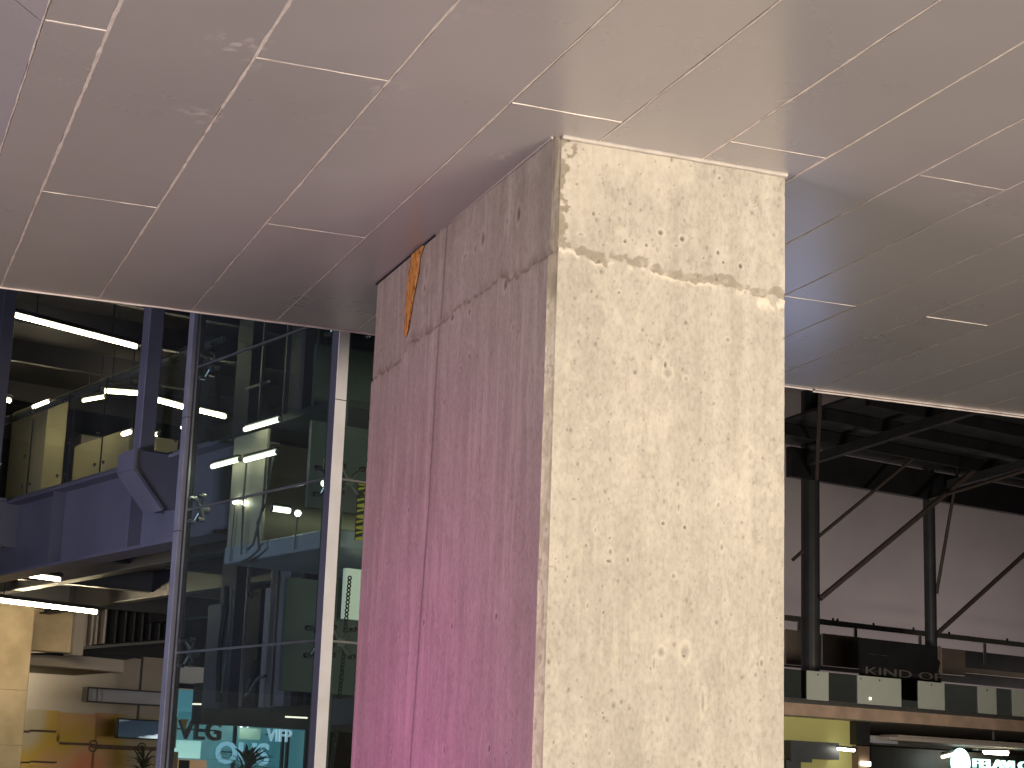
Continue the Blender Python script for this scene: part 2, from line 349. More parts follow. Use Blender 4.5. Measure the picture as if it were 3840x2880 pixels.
# ================================================================== GROUND
single('ground', box((-150, -60, -0.3), (150, 160, 0)), 'paving', fr='S', kind='structure')

# ================================================================== CANOPY SOFFIT over the pier
H = 4.1; K = 2.5
SEAM = [.196, .2835, .489, .6892, .8795, 1.0648, 1.2466, 1.4202, 1.5925, 1.7625, 1.935, 2.102, 2.259, 2.426, 2.5755, 2.735, 2.89, 3.045, 3.20, 3.355, 3.51]
SEAM = [s * K for s in SEAM]; YE = 3.83 * K; Y0 = -1.2 * K
soffit = bpy.data.objects.new('soffit', None); COL.objects.link(soffit); soffit.location = (SEAM[0], YE, H); soffit['kind'] = 'structure'; soffit['label'] = 'grey panelled soffit of the canopy around the concrete pier'
def soff_part(name, g, mat, parent=None):
    o = bpy.data.objects.new(name, mesh_of(name, g, mat, np.array([SEAM[0], YE, H]))); COL.objects.link(o); o.parent = parent or soffit; return o
GAP = 0.0045
for i in range(len(SEAM) - 1):
    base = 2.371 if i % 2 == 0 else 3.128 if i < 6 else 3.112
    ys = sorted([Y0, YE - 0.012] + [v for v in (K * (base + 1.508 * j) for j in range(-3, 2)) if Y0 + .1 < v < YE - .1])
    for j in range(len(ys) - 1):
        dz = random.uniform(-0.0012, 0.0012)
        x0, x1, y0, y1 = SEAM[i] + GAP, SEAM[i + 1] - GAP, ys[j] + GAP * .8, ys[j + 1] - GAP * .8
        # the panel is a shallow tray: flat face, returned edges
        c = 0.002
        v = [(x0, y0, H + .03), (x1, y0, H + .03), (x1, y1, H + .03), (x0, y1, H + .03), (x0, y0, H + c + dz), (x1, y0, H + c + dz), (x1, y1, H + c + dz), (x0, y1, H + c + dz),
             (x0 + c, y0 + c, H + dz), (x1 - c, y0 + c, H + dz), (x1 - c, y1 - c, H + dz), (x0 + c, y1 - c, H + dz)]
        f = [(0, 1, 2, 3), (11, 10, 9, 8)] + [(k, 4 + k, 4 + (k + 1) % 4, (k + 1) % 4) for k in range(4)] + [(4 + k, 8 + k, 8 + (k + 1) % 4, 4 + (k + 1) % 4) for k in range(4)]
        soff_part('panel', (v, f), 'soffit')
    # sealant: one bead in each long joint, one in each cross joint, uneven in width and depth as gunned by hand
def bead(p, q, w, seed, taper=None):
    p, q = np.array(p), np.array(q); L_ = np.linalg.norm(q - p); n = max(6, int(L_ / .06)); d = (q - p) / L_; s = np.array([-d[1], d[0], 0]); r = np.random.default_rng(seed)
    V = []; drift = 0
    for k in range(n + 1):
        t = k / n; drift = .8 * drift + r.normal(0, .0007); ww = w * (1 + .28 * r.normal()) * (1 if taper is None else np.interp(t, [0, 1], taper))
        ww = max(ww, .0018); z = H - max(0, r.normal(.0004, .0006)) - .0008
        c = p + d * L_ * t + s * drift
        V += [c + s * ww + [0, 0, .006 + H - c[2]], c + s * ww * .7 + [0, 0, z - c[2]], c - s * ww * .7 + [0, 0, z - c[2]], c - s * ww + [0, 0, .006 + H - c[2]]]
    Fc = [(4 * k + m, 4 * k + 4 + m, 4 * k + 5 + m, 4 * k + 1 + m) for k in range(n) for m in range(3)]
    return np.array(V), Fc
WID = {0: .0055, 1: .010, 2: .0085, 3: .0062, 4: .0052, 5: .0036, 6: .0046, 7: .0052}
for i, x in enumerate(SEAM):
    if i == 0: continue
    w = WID.get(i, .0033)
    soff_part('sealant_bead', bead((x, 1.2 * K, H), (x, YE - .02, H), w, 100 + i, (1.15, .6)), 'sealant')
for i in range(len(SEAM) - 1):
    base = 2.371 if i % 2 == 0 else 3.128 if i < 6 else 3.112
    for j in (-1, 0):
        y = K * (base + 1.508 * j)
        if 1.2 * K < y < YE: soff_part('sealant_bead', bead((SEAM[i] + .006, y, H), (SEAM[i + 1] - .006, y, H), {1: .0028, 2: .0055, 0: .005, 3: .0022, 4: .0042}.get(i, .004), 200 + i * 3 + j, (1.2, .8)), 'sealant')
# inclined panels that rise on the left edge of the soffit
d0 = sZ(159, 85, H)
inc = None
best = 9e9
for al in np.linspace(5, 85, 161):
    for t_ in (0.3,):
        P = np.array([SEAM[0] - cos(radians(al)) * .25, 2.379 * K, H + sin(radians(al)) * .25 - EYE]); c = CAMR @ P; px = FPX * c[0] / c[2] + 1920; py = FPX * c[1] / c[2] + 1440
        A = np.array([SEAM[0], 2.379 * K, H - EYE]); c = CAMR @ A; ax, ay = FPX * c[0] / c[2] + 1920, FPX * c[1] / c[2] + 1440
        want = math.atan2(0 - 85, 56 - 159); e = abs(math.atan2(py - ay, px - ax) - want)
        if e < best: best, inc = e, radians(al)
iy = [Y0, K * (2.379 - 1.508), K * 2.379, YE - .012]
for j in range(3):
    a, b = iy[j] + .004, iy[j + 1] - .004; D = np.array([-cos(inc), 0, sin(inc)]) * 1.2; nrm = np.array([sin(inc), 0, cos(inc)]) * .02
    p0 = np.array([SEAM[0] - .004, 0, H + .001]); q = [p0 + [0, a, 0], p0 + [0, b, 0], p0 + [0, b, 0] + D, p0 + [0, a, 0] + D]
    soff_part('inclined_panel', prism(q, nrm), 'soffit')
soff_part('fold_bead', bead((SEAM[0] - .001, 1.2 * K, H), (SEAM[0] - .001, YE - .02, H), .0035, 77), 'sealant')
# dark void closed above the trays
soff_part('backing_sheet', box((SEAM[0] - .8, Y0, H + .9), (SEAM[-1], YE + .01, H + .95)), 'panel_back')
for i in range(len(SEAM) - 1):
    soff_part('joint_backing', box((SEAM[i + 1] - .03, Y0, H + .031), (SEAM[i + 1] + .03, YE - .02, H + .04)), 'panel_back')
soff_part('fascia', box((SEAM[0] - .8, YE + .014, H + .045), (SEAM[-1], YE + .06, H + .95)), 'trim2')
# edge trim: an angle with a small lip, two lengths butted at a step
xs = sZ(3040, 1462, H)[0]
def trim_geo(x0, x1, dz, seed):
    r = np.random.default_rng(seed); n = int((x1 - x0) / .12); V = []
    prof = [(-.034, .000), (-.034, -.004), (-.006, -.005), (-.004, -.012), (.004, -.012), (.012, -.008), (.012, .045), (.008, .045)]
    for k in range(n + 1):
        x = x0 + (x1 - x0) * k / n; wob = r.normal(0, .0006); V += [(x, YE + py, H + dz + pz + wob) for py, pz in prof]
    m = len(prof); Fc = [(m * k + j, m * k + (j + 1) % m, m * k + m + (j + 1) % m, m * k + m + j) for k in range(n) for j in range(m)]
    Fc += [tuple(range(m)), tuple(range(m * n, m * n + m))[::-1]]
    return np.array(V), Fc
soff_part('edge_trim', trim_geo(SEAM[0] - .02, xs, 0.004, 3), 'trim')
soff_part('edge_trim', trim_geo(xs + .002, SEAM[-1], -0.006, 4), 'trim')

# ================================================================== CONCRETE PIER
PX0, PX1, PY0, PY1 = .992 * K, 1.402 * K, 2.466 * K, 3.42 * K
CH = 0.026
def lattice(shape, cells, seed):
    r = np.random.default_rng(seed); g = r.random((cells[0] + 2, cells[1] + 2))
    u = np.linspace(0, cells[0], shape[0]); v = np.linspace(0, cells[1], shape[1]); i = u.astype(int); j = v.astype(int)
    fu = u - i; fv = v - j; fu = fu * fu * (3 - 2 * fu); fv = fv * fv * (3 - 2 * fv)
    a = g[np.ix_(i, j)]; b = g[np.ix_(i + 1, j)]; c = g[np.ix_(i, j + 1)]; d = g[np.ix_(i + 1, j + 1)]
    return (a * (1 - fu[:, None]) + b * fu[:, None]) * (1 - fv) + (c * (1 - fu[:, None]) + d * fu[:, None]) * fv
def fractal(shape, size, base, octs, seed):
    tot = np.zeros(shape); amp = 1; nrm = 0
    for k in range(octs):
        cells = (max(1, int(size[0] / base[0] * 2 ** k)), max(1, int(size[1] / base[1] * 2 ** k)))
        tot += amp * lattice(shape, cells, seed + k); nrm += amp; amp *= .55
    return tot / nrm
ZL = 1.45                                             # dense grid above this height, plain below
def smooth(e0, e1, x): t = np.clip((x - e0) / (e1 - e0), 0, 1); return t * t * (3 - 2 * t)
def face_grid(width, step, pits, joint_pts, seed, right):
    ns = int(width / step) + 1; zz = np.concatenate([[0, .5, 1.0], np.linspace(ZL, H + .02, int((H - ZL) / step) + 1)]); nz = len(zz)
    s = np.linspace(0, width, ns); S, Z = np.meshgrid(s, zz)
    shp = S.shape; size = (H - ZL, width)
    f1 = fractal(shp, size, (.25, .25), 5, seed); f2 = fractal(shp, size, (.06, .05), 4, seed + 20); f3 = fractal(shp, size, (.5, .03), 4, seed + 40); f4 = fractal(shp, size, (.024, .03), 3, seed + 55)
    hgt = (f1 - .5) * .004 + (f2 - .5) * .0022 + (f3 - .5) * .0012
    pit = np.zeros(shp); pale = np.zeros(shp); mort = np.zeros(shp)
    for (ps, pz, rs, rz, dep, dark) in pits:
        dd = ((S - ps) / rs) ** 2 + ((Z - pz) / rz) ** 2; k = np.exp(-dd * 1.2); hgt -= dep * k; pit = np.maximum(pit, dark * np.clip(k * 1.5 - .25, 0, 1))
        rim = np.exp(-(np.sqrt(dd) - 1.5) ** 2 * 4); pale = np.maximum(pale, .35 * rim)
    r = np.random.default_rng(seed + 99)
    for _ in range(420 if right else 240):             # scattered blow holes
        ps, pz = r.random() * width, ZL + r.random() * (H - ZL); rr = .0025 + .003 * r.random() ** 3; dd = ((S - ps) ** 2 + ((Z - pz) / (1 + r.random())) ** 2) / rr ** 2
        sel = dd < 9; k = np.exp(-dd[sel]); hgt[sel] -= .004 * k; pit[sel] = np.maximum(pit[sel], (.3 + .5 * r.random()) * k)
    jp = np.array(joint_pts); order = np.argsort(jp[:, 0]); jz = np.interp(s, jp[order, 0], jp[order, 1])
    wob = np.interp(s, s, (lattice((ns, 2), (int(width / .02), 1), seed + 5)[:, 0] - .5)) * .022
    dj = Z - (jz + wob)[None, :]
    if right:
        band = (1 - smooth(.002, .007, np.abs(dj - .004) - .045 * (f2 - .36) - .05 * (f4 - .42) + .012 * smooth(.16, .04, S)))
        frag = smooth(.40, .50, f2 * .6 + f1 * .4)
        mort = np.maximum(mort, band * (0.40 + .45 * smooth(.38, .6, f4)) * .9); crack = np.exp(-((dj + .006 * (f4 - .5)) / .003) ** 2) * smooth(.42, .56, f1); pit = np.maximum(pit, crack * .55)
        hgt -= band * .006; hgt -= smooth(.0, -.012, dj) * .003
        lip = np.exp(-((dj + .02) / .009) ** 2) * smooth(.42, .6, f2); pale = np.maximum(pale, lip * .9); hgt += lip * .004
        pale = np.maximum(pale, np.exp(-((dj + .045) / .03) ** 2) * smooth(.6, .9, S / width) * smooth(.45, .6, f2))
        # upper lift: smoother, paler, with cement skin torn off by the corner
        pale = np.maximum(pale, smooth(0, .03, dj) * .38 * smooth(.35, .6, f1))
        torn = smooth(0, .02, dj) * (S < .13) * smooth(.006, -.006, S - .16 * (f4 - .38) - .05 * (f2 - .4) + .008 - .05 * smooth(.30, .42, dj) * f4); mort = np.maximum(mort, torn * (.55 + .5 * f4)); hgt -= torn * .003
        # vertical runs and stain below
        run = smooth(.62, .70, f3) * smooth(.5, .62, f1); pale = np.maximum(pale, run * .2)
        flake = smooth(.57, .62, f2) * smooth(.45, .6, fractal(shp, size, (.6, .3), 3, seed + 70)); pale = np.maximum(pale, flake * .17)
        hgt += flake * .0003
    else:
        groove = np.exp(-(dj / .008) ** 2); hgt -= groove * .006; mort = np.maximum(mort, groove * .95); mort = np.maximum(mort, np.exp(-((dj - .015) / .02) ** 2) * smooth(.4, .6, f2) * .5)
        hgt += smooth(0, -.006, dj) * .006           # the lower lift stands a little proud
        chip = np.exp(-(dj / .018) ** 2) * smooth(.58, .66, f2); hgt -= chip * .005; mort = np.maximum(mort, chip * .5)
        sm = np.interp(zz, seamz, seams); ds = S - sm[:, None]; g2 = np.exp(-(ds / .0085) ** 2); hgt -= g2 * .0012; pit = np.maximum(pit, g2 * (.45 + .4 * f2)); mort = np.maximum(mort, np.exp(-((ds + .01) / .02) ** 2) * .3)
        run = smooth(.60, .70, f3) * .3; pale = np.maximum(pale, run)
        crust = smooth(.05, .30, dj) * smooth(.50, .53, fractal(shp, size, (.3, .25), 5, seed + 60)) * .22; mort = np.maximum(mort, crust)
    hgt[:3] = 0
    return S, Z, hgt, dict(pit=pit, pale=pale, mortar=mort)
def grid_faces(nr, nc, flip):
    i = np.arange(nr - 1)[:, None] * nc + np.arange(nc - 1)[None, :]
    q = np.stack([i, i + 1, i + nc + 1, i + nc], -1).reshape(-1, 4)
    return q[:, ::-1] if flip else q
def rpit(lst, off, sc):
    out = []
    for (cx, cy, rx, ry, dep, dark) in lst:
        P = sY(off[0] + cx * sc, off[1] + cy * sc, PY0); k = sc / FPX * 6.9
        out.append((P[0] - PX0 - CH, P[2], max(rx * k, .004), max(ry * k, .0045), dep, dark))
    return out
def lpit(lst, off, sc):
    out = []
    for (cx, cy, rx, ry, dep, dark) in lst:
        P = sX(off[0] + cx * sc, off[1] + cy * sc, PX0); k = sc / FPX * 7.6
        out.append((P[1] - PY0 - CH, P[2], max(rx * k * 2.0, .007), max(ry * k, .006), dep, dark))
    return out
pr = rpit([(1062, 788, 20, 20, .008, .8), (1225, 835, 20, 22, .008, .9), (795, 852, 15, 16, .008, .8), (850, 842, 12, 14, .003, .3), (955, 882, 14, 14, .007, .8), (1495, 938, 14, 18, .008, .8), (1385, 980, 11, 11, .005, .5), (1535, 1012, 12, 12, .007, .8), (1665, 1040, 16, 20, .009, .95), (555, 645, 12, 18, .007, .7), (428, 420, 12, 9, .006, .7), (1505, 375, 14, 14, .005, .6), (2005, 500, 14, 26, .006, .6), (750, 1238, 12, 12, .006, .7), (600, 1000, 10, 18, .006, .6), (1180, 885, 20, 8, .004, .5), (1775, 590, 12, 10, .003, .35), (620, 380, 14, 12, .002, .25), (460, 800, 22, 10, .002, .4)], (1950, 480), .4973)
pr += rpit([(1068, 228, 8, 26, .012, 1), (1085, 285, 30, 36, .006, .35), (1050, 1390, 14, 14, .007, .75), (1210, 1418, 12, 12, .008, .9), (395, 1212, 22, 9, .006, .6), (1160, 1100, 9, 20, .006, .5), (660, 1498, 10, 10, .006, .6), (665, 1600, 11, 22, .004, .4), (1480, 1560, 9, 24, .004, .4), (652, 648, 9, 10, .005, .5), (1525, 45, 16, 16, .005, .5), (555, 1440, 7, 20, .004, .4), (1165, 1270, 7, 30, .005, .5), (1455, 1255, 14, 18, .003, .35), (1690, 890, 18, 40, .002, .2), (430, 1066, 4, 4, .004, .7), (1355, 812, 6, 8, .004, .6), (520, 780, 5, 14, .003, .4), (1220, 330, 16, 16, .004, .3)], (1950, 1250), .5123)
pr += rpit([(632, 195, 20, 10, .009, .9), (765, 185, 9, 20, .006, .6), (1000, 840, 24, 30, .005, .45), (950, 920, 9, 40, .003, .4), (1163, 866, 9, 9, .010, 1), (1170, 840, 30, 50, .003, .3), (1295, 1190, 13, 70, .002, .35), (1712, 915, 12, 24, .006, .5), (592, 560, 8, 12, .006, .7), (588, 1270, 7, 9, .006, .9), (380, 1628, 7, 8, .006, .9), (470, 1430, 7, 20, .004, .6), (1430, 100, 10, 24, .004, .4), (1450, 470, 6, 16, .003, .5), (480, 512, 5, 20, .003, .45), (635, 1555, 5, 14, .003, .6), (1818, 598, 5, 8, .003, .6), (215, 234, 45, 3.5, .0025, .45), (252, 180, 5, 9, .004, .6), (1270, 1630, 16, 30, .003, .3), (1450, 1650, 8, 8, .004, .8), (437, 1158, 5, 7, .004, .7), (640, 130, 12, 22, .004, .35), (1090, 300, 16, 16, .003, .3)], (1950, 2000), .5304)
pl = lpit([(985, 585, 14, 44, .004, .75), (765, 740, 15, 46, .004, .55), (715, 800, 8, 26, .003, .5), (655, 845, 20, 12, .003, .4), (685, 1195, 7, 18, .006, .9), (685, 1470, 7, 18, .005, .7), (632, 1543, 8, 14, .005, .6), (910, 1025, 14, 34, .008, .8), (578, 1228, 16, 22, .008, .8), (265, 1470, 7, 10, .006, .9), (122, 1433, 10, 7, .007, .9), (222, 1190, 7, 20, .005, .5), (400, 1048, 12, 26, .004, .5), (415, 930, 18, 60, .0015, .25), (395, 1400, 6, 16, .004, .6), (958, 1290, 10, 18, .003, .35)], (1350, 450), .6029)
pl += lpit([(482, 20, 7, 16, .008, .95), (295, 92, 7, 18, .005, .6), (342, 362, 7, 16, .005, .6), (580, 735, 10, 22, .006, .75), (665, 720, 5, 26, .004, .5), (758, 757, 9, 22, .006, .7), (1038, 695, 10, 22, .007, .75), (425, 825, 7, 14, .006, .7), (778, 602, 5, 20, .004, .5), (230, 872, 5, 16, .004, .5), (371, 1555, 7, 16, .008, .95), (170, 1560, 7, 20, .004, .5), (710, 1545, 9, 24, .006, .6), (993, 1537, 9, 20, .008, .9), (545, 640, 8, 14, .003, .4), (870, 1405, 4, 6, .004, .8), (972, 1298, 4, 7, .004, .8), (1105, 1562, 5, 7, .004, .8), (1138, 1478, 4, 7, .004, .8), (1120, 1612, 5, 7, .004, .7), (1030, 1600, 5, 7, .004, .7), (650, 215, 5, 12, .003, .5), (1190, 68, 5, 6, .004, .8), (272, 1122, 4, 9, .004, .6)], (1250, 1900), .5906)
jr = [(sY(1950 + x * .4973, 480 + y * .4973, PY0)) for x, y in ((270, 870), (480, 935), (620, 985), (800, 985), (1060, 1065), (1300, 1140), (1600, 1180), (1800, 1235), (2035, 1260))]
jr = [(P[0] - PX0 - CH, P[2]) for P in jr]
jl = [sX(1350 + x * .6029, 450 + y * .6029, PX0) for x, y in ((1180, 840), (1060, 915), (930, 1000), (880, 962), (855, 1000), (600, 1175), (560, 1215), (480, 1290), (300, 1395), (270, 1460), (255, 1500), (95, 1605))]
jl = [(P[1] - PY0 - CH, P[2]) for P in jl]
sq = [sX(*q, PX0) for q in ((1675.6, 866), (1651, 1228), (1611, 1900), (1542, 2880))]
seamz = np.array([P[2] for P in sq])[::-1]; seams = np.array([P[1] - PY0 - CH for P in sq])[::-1]
pier = bpy.data.objects.new('concrete_pier', None); COL.objects.link(pier); PORG = np.array([PX0, PY0, 0.0]); pier.location = PORG
tag(pier, 'bare concrete pier with cold joint and blow holes rising into the panelled soffit', 'pillar')
def grid_object(name, V, Fq, attrs, parent, mat='pier'):
    me = bpy.data.meshes.new(name); V = V - PORG; me.vertices.add(len(V)); me.vertices.foreach_set('co', V.astype(np.float32).ravel())
    me.loops.add(Fq.size); me.loops.foreach_set('vertex_index', Fq.ravel().astype(np.int32)); me.polygons.add(len(Fq)); me.polygons.foreach_set('loop_start', np.arange(0, Fq.size, 4, dtype=np.int32))
    me.update(calc_edges=True); me.validate()
    for k, a in attrs.items():
        at = me.attributes.new(k, 'FLOAT', 'POINT'); at.data.foreach_set('value', np.clip(a, 0, 1).astype(np.float32).ravel())
    me.polygons.foreach_set('use_smooth', np.ones(len(Fq), bool)); me.materials.append(M[mat])
    o = bpy.data.objects.new(name, me); COL.objects.link(o); o.parent = parent; return o
S1, Z1, h1, at1 = face_grid(PX1 - PX0 - CH - .006, .004, pr, jr, 11, True)
S2, Z2, h2, at2 = face_grid(PY1 - PY0 - CH - .01, .0055, pl, jl, 311, False)
edge1 = np.ones_like(S1)
V1 = np.stack([PX0 + CH + S1, PY0 - h1, Z1], -1).reshape(-1, 3); V2 = np.stack([PX0 - h2, PY0 + CH + S2, Z2], -1).reshape(-1, 3)
o = grid_object('cast_face', V1, grid_faces(*S1.shape, False), at1, pier); o['label'] = 'warm lit cast face with patched cold joint and anchor holes'
o = grid_object('cast_face', V2, grid_faces(*S2.shape, True), at2, pier); o['label'] = 'pink lit cast face with vertical formwork seam'
# chamfer strip at the near corner: ragged, stripped of its cement skin near the top
ns, nz = 9, 760; zz = np.linspace(0, H + .02, nz); tt = np.linspace(0, 1, ns); T_, Zc = np.meshgrid(tt, zz)
fr_ = fractal(T_.shape, (H, .05), (.05, .02), 4, 900); fr2 = fractal(T_.shape, (H, .05), (.35, .05), 4, 950)
hl = np.interp(zz, Z2[:, 0], h2[:, 0]); hr = np.interp(zz, Z1[:, 0], h1[:, 0])
wl_ = .022 * smooth(.55, .7, fr2) * (np.abs(T_ - .5) < .3)
dep = -(fr_ - .5) * .006 * np.sin(pi * T_) - wl_ * .15
Xc = (PX0 - hl[:, None]) * (1 - T_) + (PX0 + CH) * T_ - dep * -.7; Yc = (PY0 + CH) * (1 - T_) + (PY0 - hr[:, None]) * T_ - dep * -.7
zj = 3.52
at3 = dict(mortar=smooth(zj - .12, zj - .04, Zc) * (.62 + .5 * smooth(.5, .35, fr_)) + (.40 * smooth(.58, .34, fr_) + .22) * (1 - smooth(zj - .12, zj - .04, Zc)), pale=smooth(.52, .64, fr_) * (T_ < .2) * .6, pit=np.maximum(smooth(.66, .72, fr_) * .5, .30 * smooth(zj - .12, zj - .04, Zc) + .22 * smooth(.72, .9, T_)))
o = grid_object('corner_strip', np.stack([Xc, Yc, Zc], -1).reshape(-1, 3), grid_faces(nz, ns, False), at3, pier); o['label'] = 'ragged chamfered corner strip between the two cast faces'
def pier_part(name, g, mat):
    o = bpy.data.objects.new(name, mesh_of(name, g, mat, PORG)); COL.objects.link(o); o.parent = pier; return o
pier_part('core', cat(box((PX0 + .03, PY0 + .03, 0), (PX1 - .004, PY1 - .006, H + .025))), 'pier')
# right arris and top sealant
pier_part('sealant_bead', cat(*[tube((PX0 + CH + (PX1 - PX0 - CH) * k / 14, PY0 - .004 - .003 * rng.random(), H - .005), (PX0 + CH + (PX1 - PX0 - CH) * (k + 1) / 14, PY0 - .004 - .003 * rng.random(), H - .005), .008 + .003 * rng.random(), 8) for k in range(14)]), 'bead_grey')
pier_part('gap_shade_strip', box((PX0 - .0065, PY0 + 1.45, H - .008), (PX0 + .01, PY1 + .004, H - .0015)), 'rubber')  # dark strip put in for the shade inside the gap
pier_part('sealant_bead', cat(*[tube((PX0 - .003, PY0 + CH + (1.5) * k / 12, H - .003), (PX0 - .003, PY0 + CH + 1.5 * (k + 1) / 12, H - .003), .006 * (1 - k / 15), 8) for k in range(12)]), 'bead_grey')

# splintered timber wedge jammed between the pier and the soffit
wp = [sX(1350 + x * .6029, 450 + y * .6029, PX0) for x, y in ((404, 782), (343, 842), (324, 950), (303, 1080), (290, 1220), (276, 1330), (292, 1352), (308, 1300), (343, 1080), (371, 950), (378, 860))]
wv = []
for P in wp: wv.append(P.copy())
fr_n = len(wv); out_d = np.array([.012, .018, .020, .016, .012, .008, .007, .008, .013, .016, .016])
back = np.array(wv) - [.004, 0, 0]; front = np.array(wv) - np.stack([out_d, np.zeros(fr_n), np.zeros(fr_n)], 1); cen = front.mean(0)
front = front + (cen - front) * np.array([0, .10, 0])
def wood_mat():
    m, nt, N, L, P = nmat('raw_timber')
    tc = N.new('ShaderNodeTexCoord'); mp = N.new('ShaderNodeMapping'); mp.inputs['Scale'].default_value = (6, 9, 1.4); L.new(tc.outputs['Object'], mp.inputs['Vector'])
    n = N.new('ShaderNodeTexNoise'); n.inputs['Scale'].default_value = 9; n.inputs['Detail'].default_value = 8; n.inputs['Distortion'].default_value = 1.5; L.new(mp.outputs['Vector'], n.inputs['Vector'])
    c = N.new('ShaderNodeValToRGB'); e = c.color_ramp.elements; e[0].position = .36; e[0].color = (.20, .085, .015, 1); e[1].position = .56; e[1].color = (.60, .30, .07, 1); x = e.new(.46); x.color = (.46, .21, .04, 1)
    L.new(n.outputs['Fac'], c.inputs['Fac']); L.new(c.outputs['Color'], P.inputs['Base Color']); P.inputs['Roughness'].default_value = .7
    b = N.new('ShaderNodeBump'); b.inputs['Strength'].default_value = .6; b.inputs['Distance'].default_value = .01; L.new(n.outputs['Fac'], b.inputs['Height']); L.new(b.outputs['Normal'], P.inputs['Normal'])
    return m
n_ = fr_n
single('timber_wedge', (np.concatenate([back, front]), [tuple(range(n_)), tuple(range(n_, 2 * n_))[::-1]] + [(i, n_ + i, n_ + (i + 1) % n_, (i + 1) % n_) for i in range(n_)]), wood_mat(), 'splintered orange timber wedge jammed between concrete pier and soffit', 'wood', fr='S')

# ================================================================== MALL BEHIND, LEFT: upper gallery
FL = 4.5                                             # gallery floor level
AB = 7.0
def lamp(x0, y0, x1, y1, z, label, r=.03, mat='tube', group='tube lamps under the gallery roof', name='tube_lamp', segs=None):
    p, q = pZ(x0, y0, z), pZ(x1, y1, z); parts = []; r *= .72
    dirv = (q - p) / np.linalg.norm(q - p)
    cuts = segs or [(0, 1)]
    parts.append(('housing', bar(p - dirv * .03 + [0, 0, r + .03], q + dirv * .03 + [0, 0, r + .03], r * 2.6, .05), 'dark_steel'))
    for a, b in cuts: parts.append(('tube', tube(p + (q - p) * a, p + (q - p) * b, r, 10), mat))
    parts.append(('end_cap', tube(p - dirv * .025, p - dirv * .002, r * 1.15, 10), 'rod')); parts.append(('end_cap', tube(q + dirv * .002, q + dirv * .025, r * 1.15, 10), 'rod'))
    zt = 7.35 if z > 6 else 4.25
    for t in (.2, .8):
        m = p + (q - p) * t; parts.append(('hanger', bar(m + [0, 0, r + .056], (m[0], m[1], zt), .012, .012), 'dark_steel'))
    return thing(name, parts, label, 'lamp', group)
# long purple-grey plate girder
def ibeam_e2(a, b0, b1, z0, z1, fl=.13, t=.03):
    return [('flange', box((a - .05, b0, z1 - t), (a + fl + .1, b1, z1)), 'steel_blue'), ('flange', box((a - .05, b0, z0), (a + fl + .1, b1, z0 + t)), 'steel_blue'), ('web', box((a + .10, b0 + .001, z0 + t), (a + .125, b1, z1 - t)), 'steel_blue')]
gb = ibeam_e2(AB, 13.95, 30, 3.66, FL - .02)
for (x, y) in ((196, 1960), (488, 1950)):
    b = pA(x, y, AB - .02)[1]; gb.append(('stiffener', box((AB - .03, b, 3.69), (AB + .10, b + .02, FL - .05)), 'steel_blue'))
for b in (22.2, 25.5): gb.append(('stiffener', box((AB - .03, b, 3.69), (AB + .10, b + .02, FL - .05)), 'steel_blue'))
thing('plate_girder', gb, 'deep violet grey steel girder carrying the gallery edge under the glass railing', 'girder')
# posts
def upper_post(x, y, w, z0, label):
    P = pA(x, y, AB - .22); b = P[1]
    V = [('shaft', chbox((AB - .30, b - w / 2, z0), (AB - .30 + w, b + w / 2, 7.6), .008), 'steel_blue'), ('base_plate', box((AB - .36, b - w / 2 - .07, z0 - .025), (AB - .22 + w, b + w / 2 + .07, z0 - .001)), 'steel_blue')]
    return thing('gallery_post', V, label, 'post', 'posts outside the gallery railing'), b
_, pb = upper_post(555, 1500, .15, 4.50, 'square violet grey post standing on the angled steel bracket')
_, pb2 = upper_post(20, 1250, .15, 4.50, 'square violet grey post beside the longest ceiling tube lamp')
def bracket(b, label, w=.17):
    prof = [(AB - .36, 4.47), (AB - .36, 4.30), (AB - .08, 3.98), (AB + .10, 3.98), (AB + .10, 4.47)]
    front = [(p[0], b - w, p[1]) for p in prof]
    parts = [('side_plate', prism([(p[0], b - w, p[1]) for p in prof], (0, .02, 0)), 'steel_blue'), ('side_plate', prism([(p[0], b + w - .02, p[1]) for p in prof], (0, .02, 0)), 'steel_blue'),
             ('top_plate', box((AB - .38, b - w - .02, 4.471), (AB - .052, b + w + .02, 4.474)), 'steel_blue'), ('face_plate', box((AB - .385, b - w - .015, 4.30), (AB - .362, b + w + .015, 4.470)), 'steel_blue'),
             ('sloping_plate', prism([(AB - .385, b - w - .015, 4.295), (AB - .385, b + w + .015, 4.295), (AB - .08, b + w + .015, 3.955), (AB - .08, b - w - .015, 3.955)], (.02, 0, .02)), 'steel_blue')]
    thing('post_bracket', parts, label, 'bracket', 'steel brackets on the girder')
bracket(pb, 'angled violet grey steel bracket between girder and gallery post')
bracket(pb2, 'narrow steel bracket under the post beside the longest tube lamp', .09)
# gallery floor
single('gallery_floor', box((AB + .24, 13.9, 4.25), (13, 44, FL - .03)), 'deck', kind='structure')
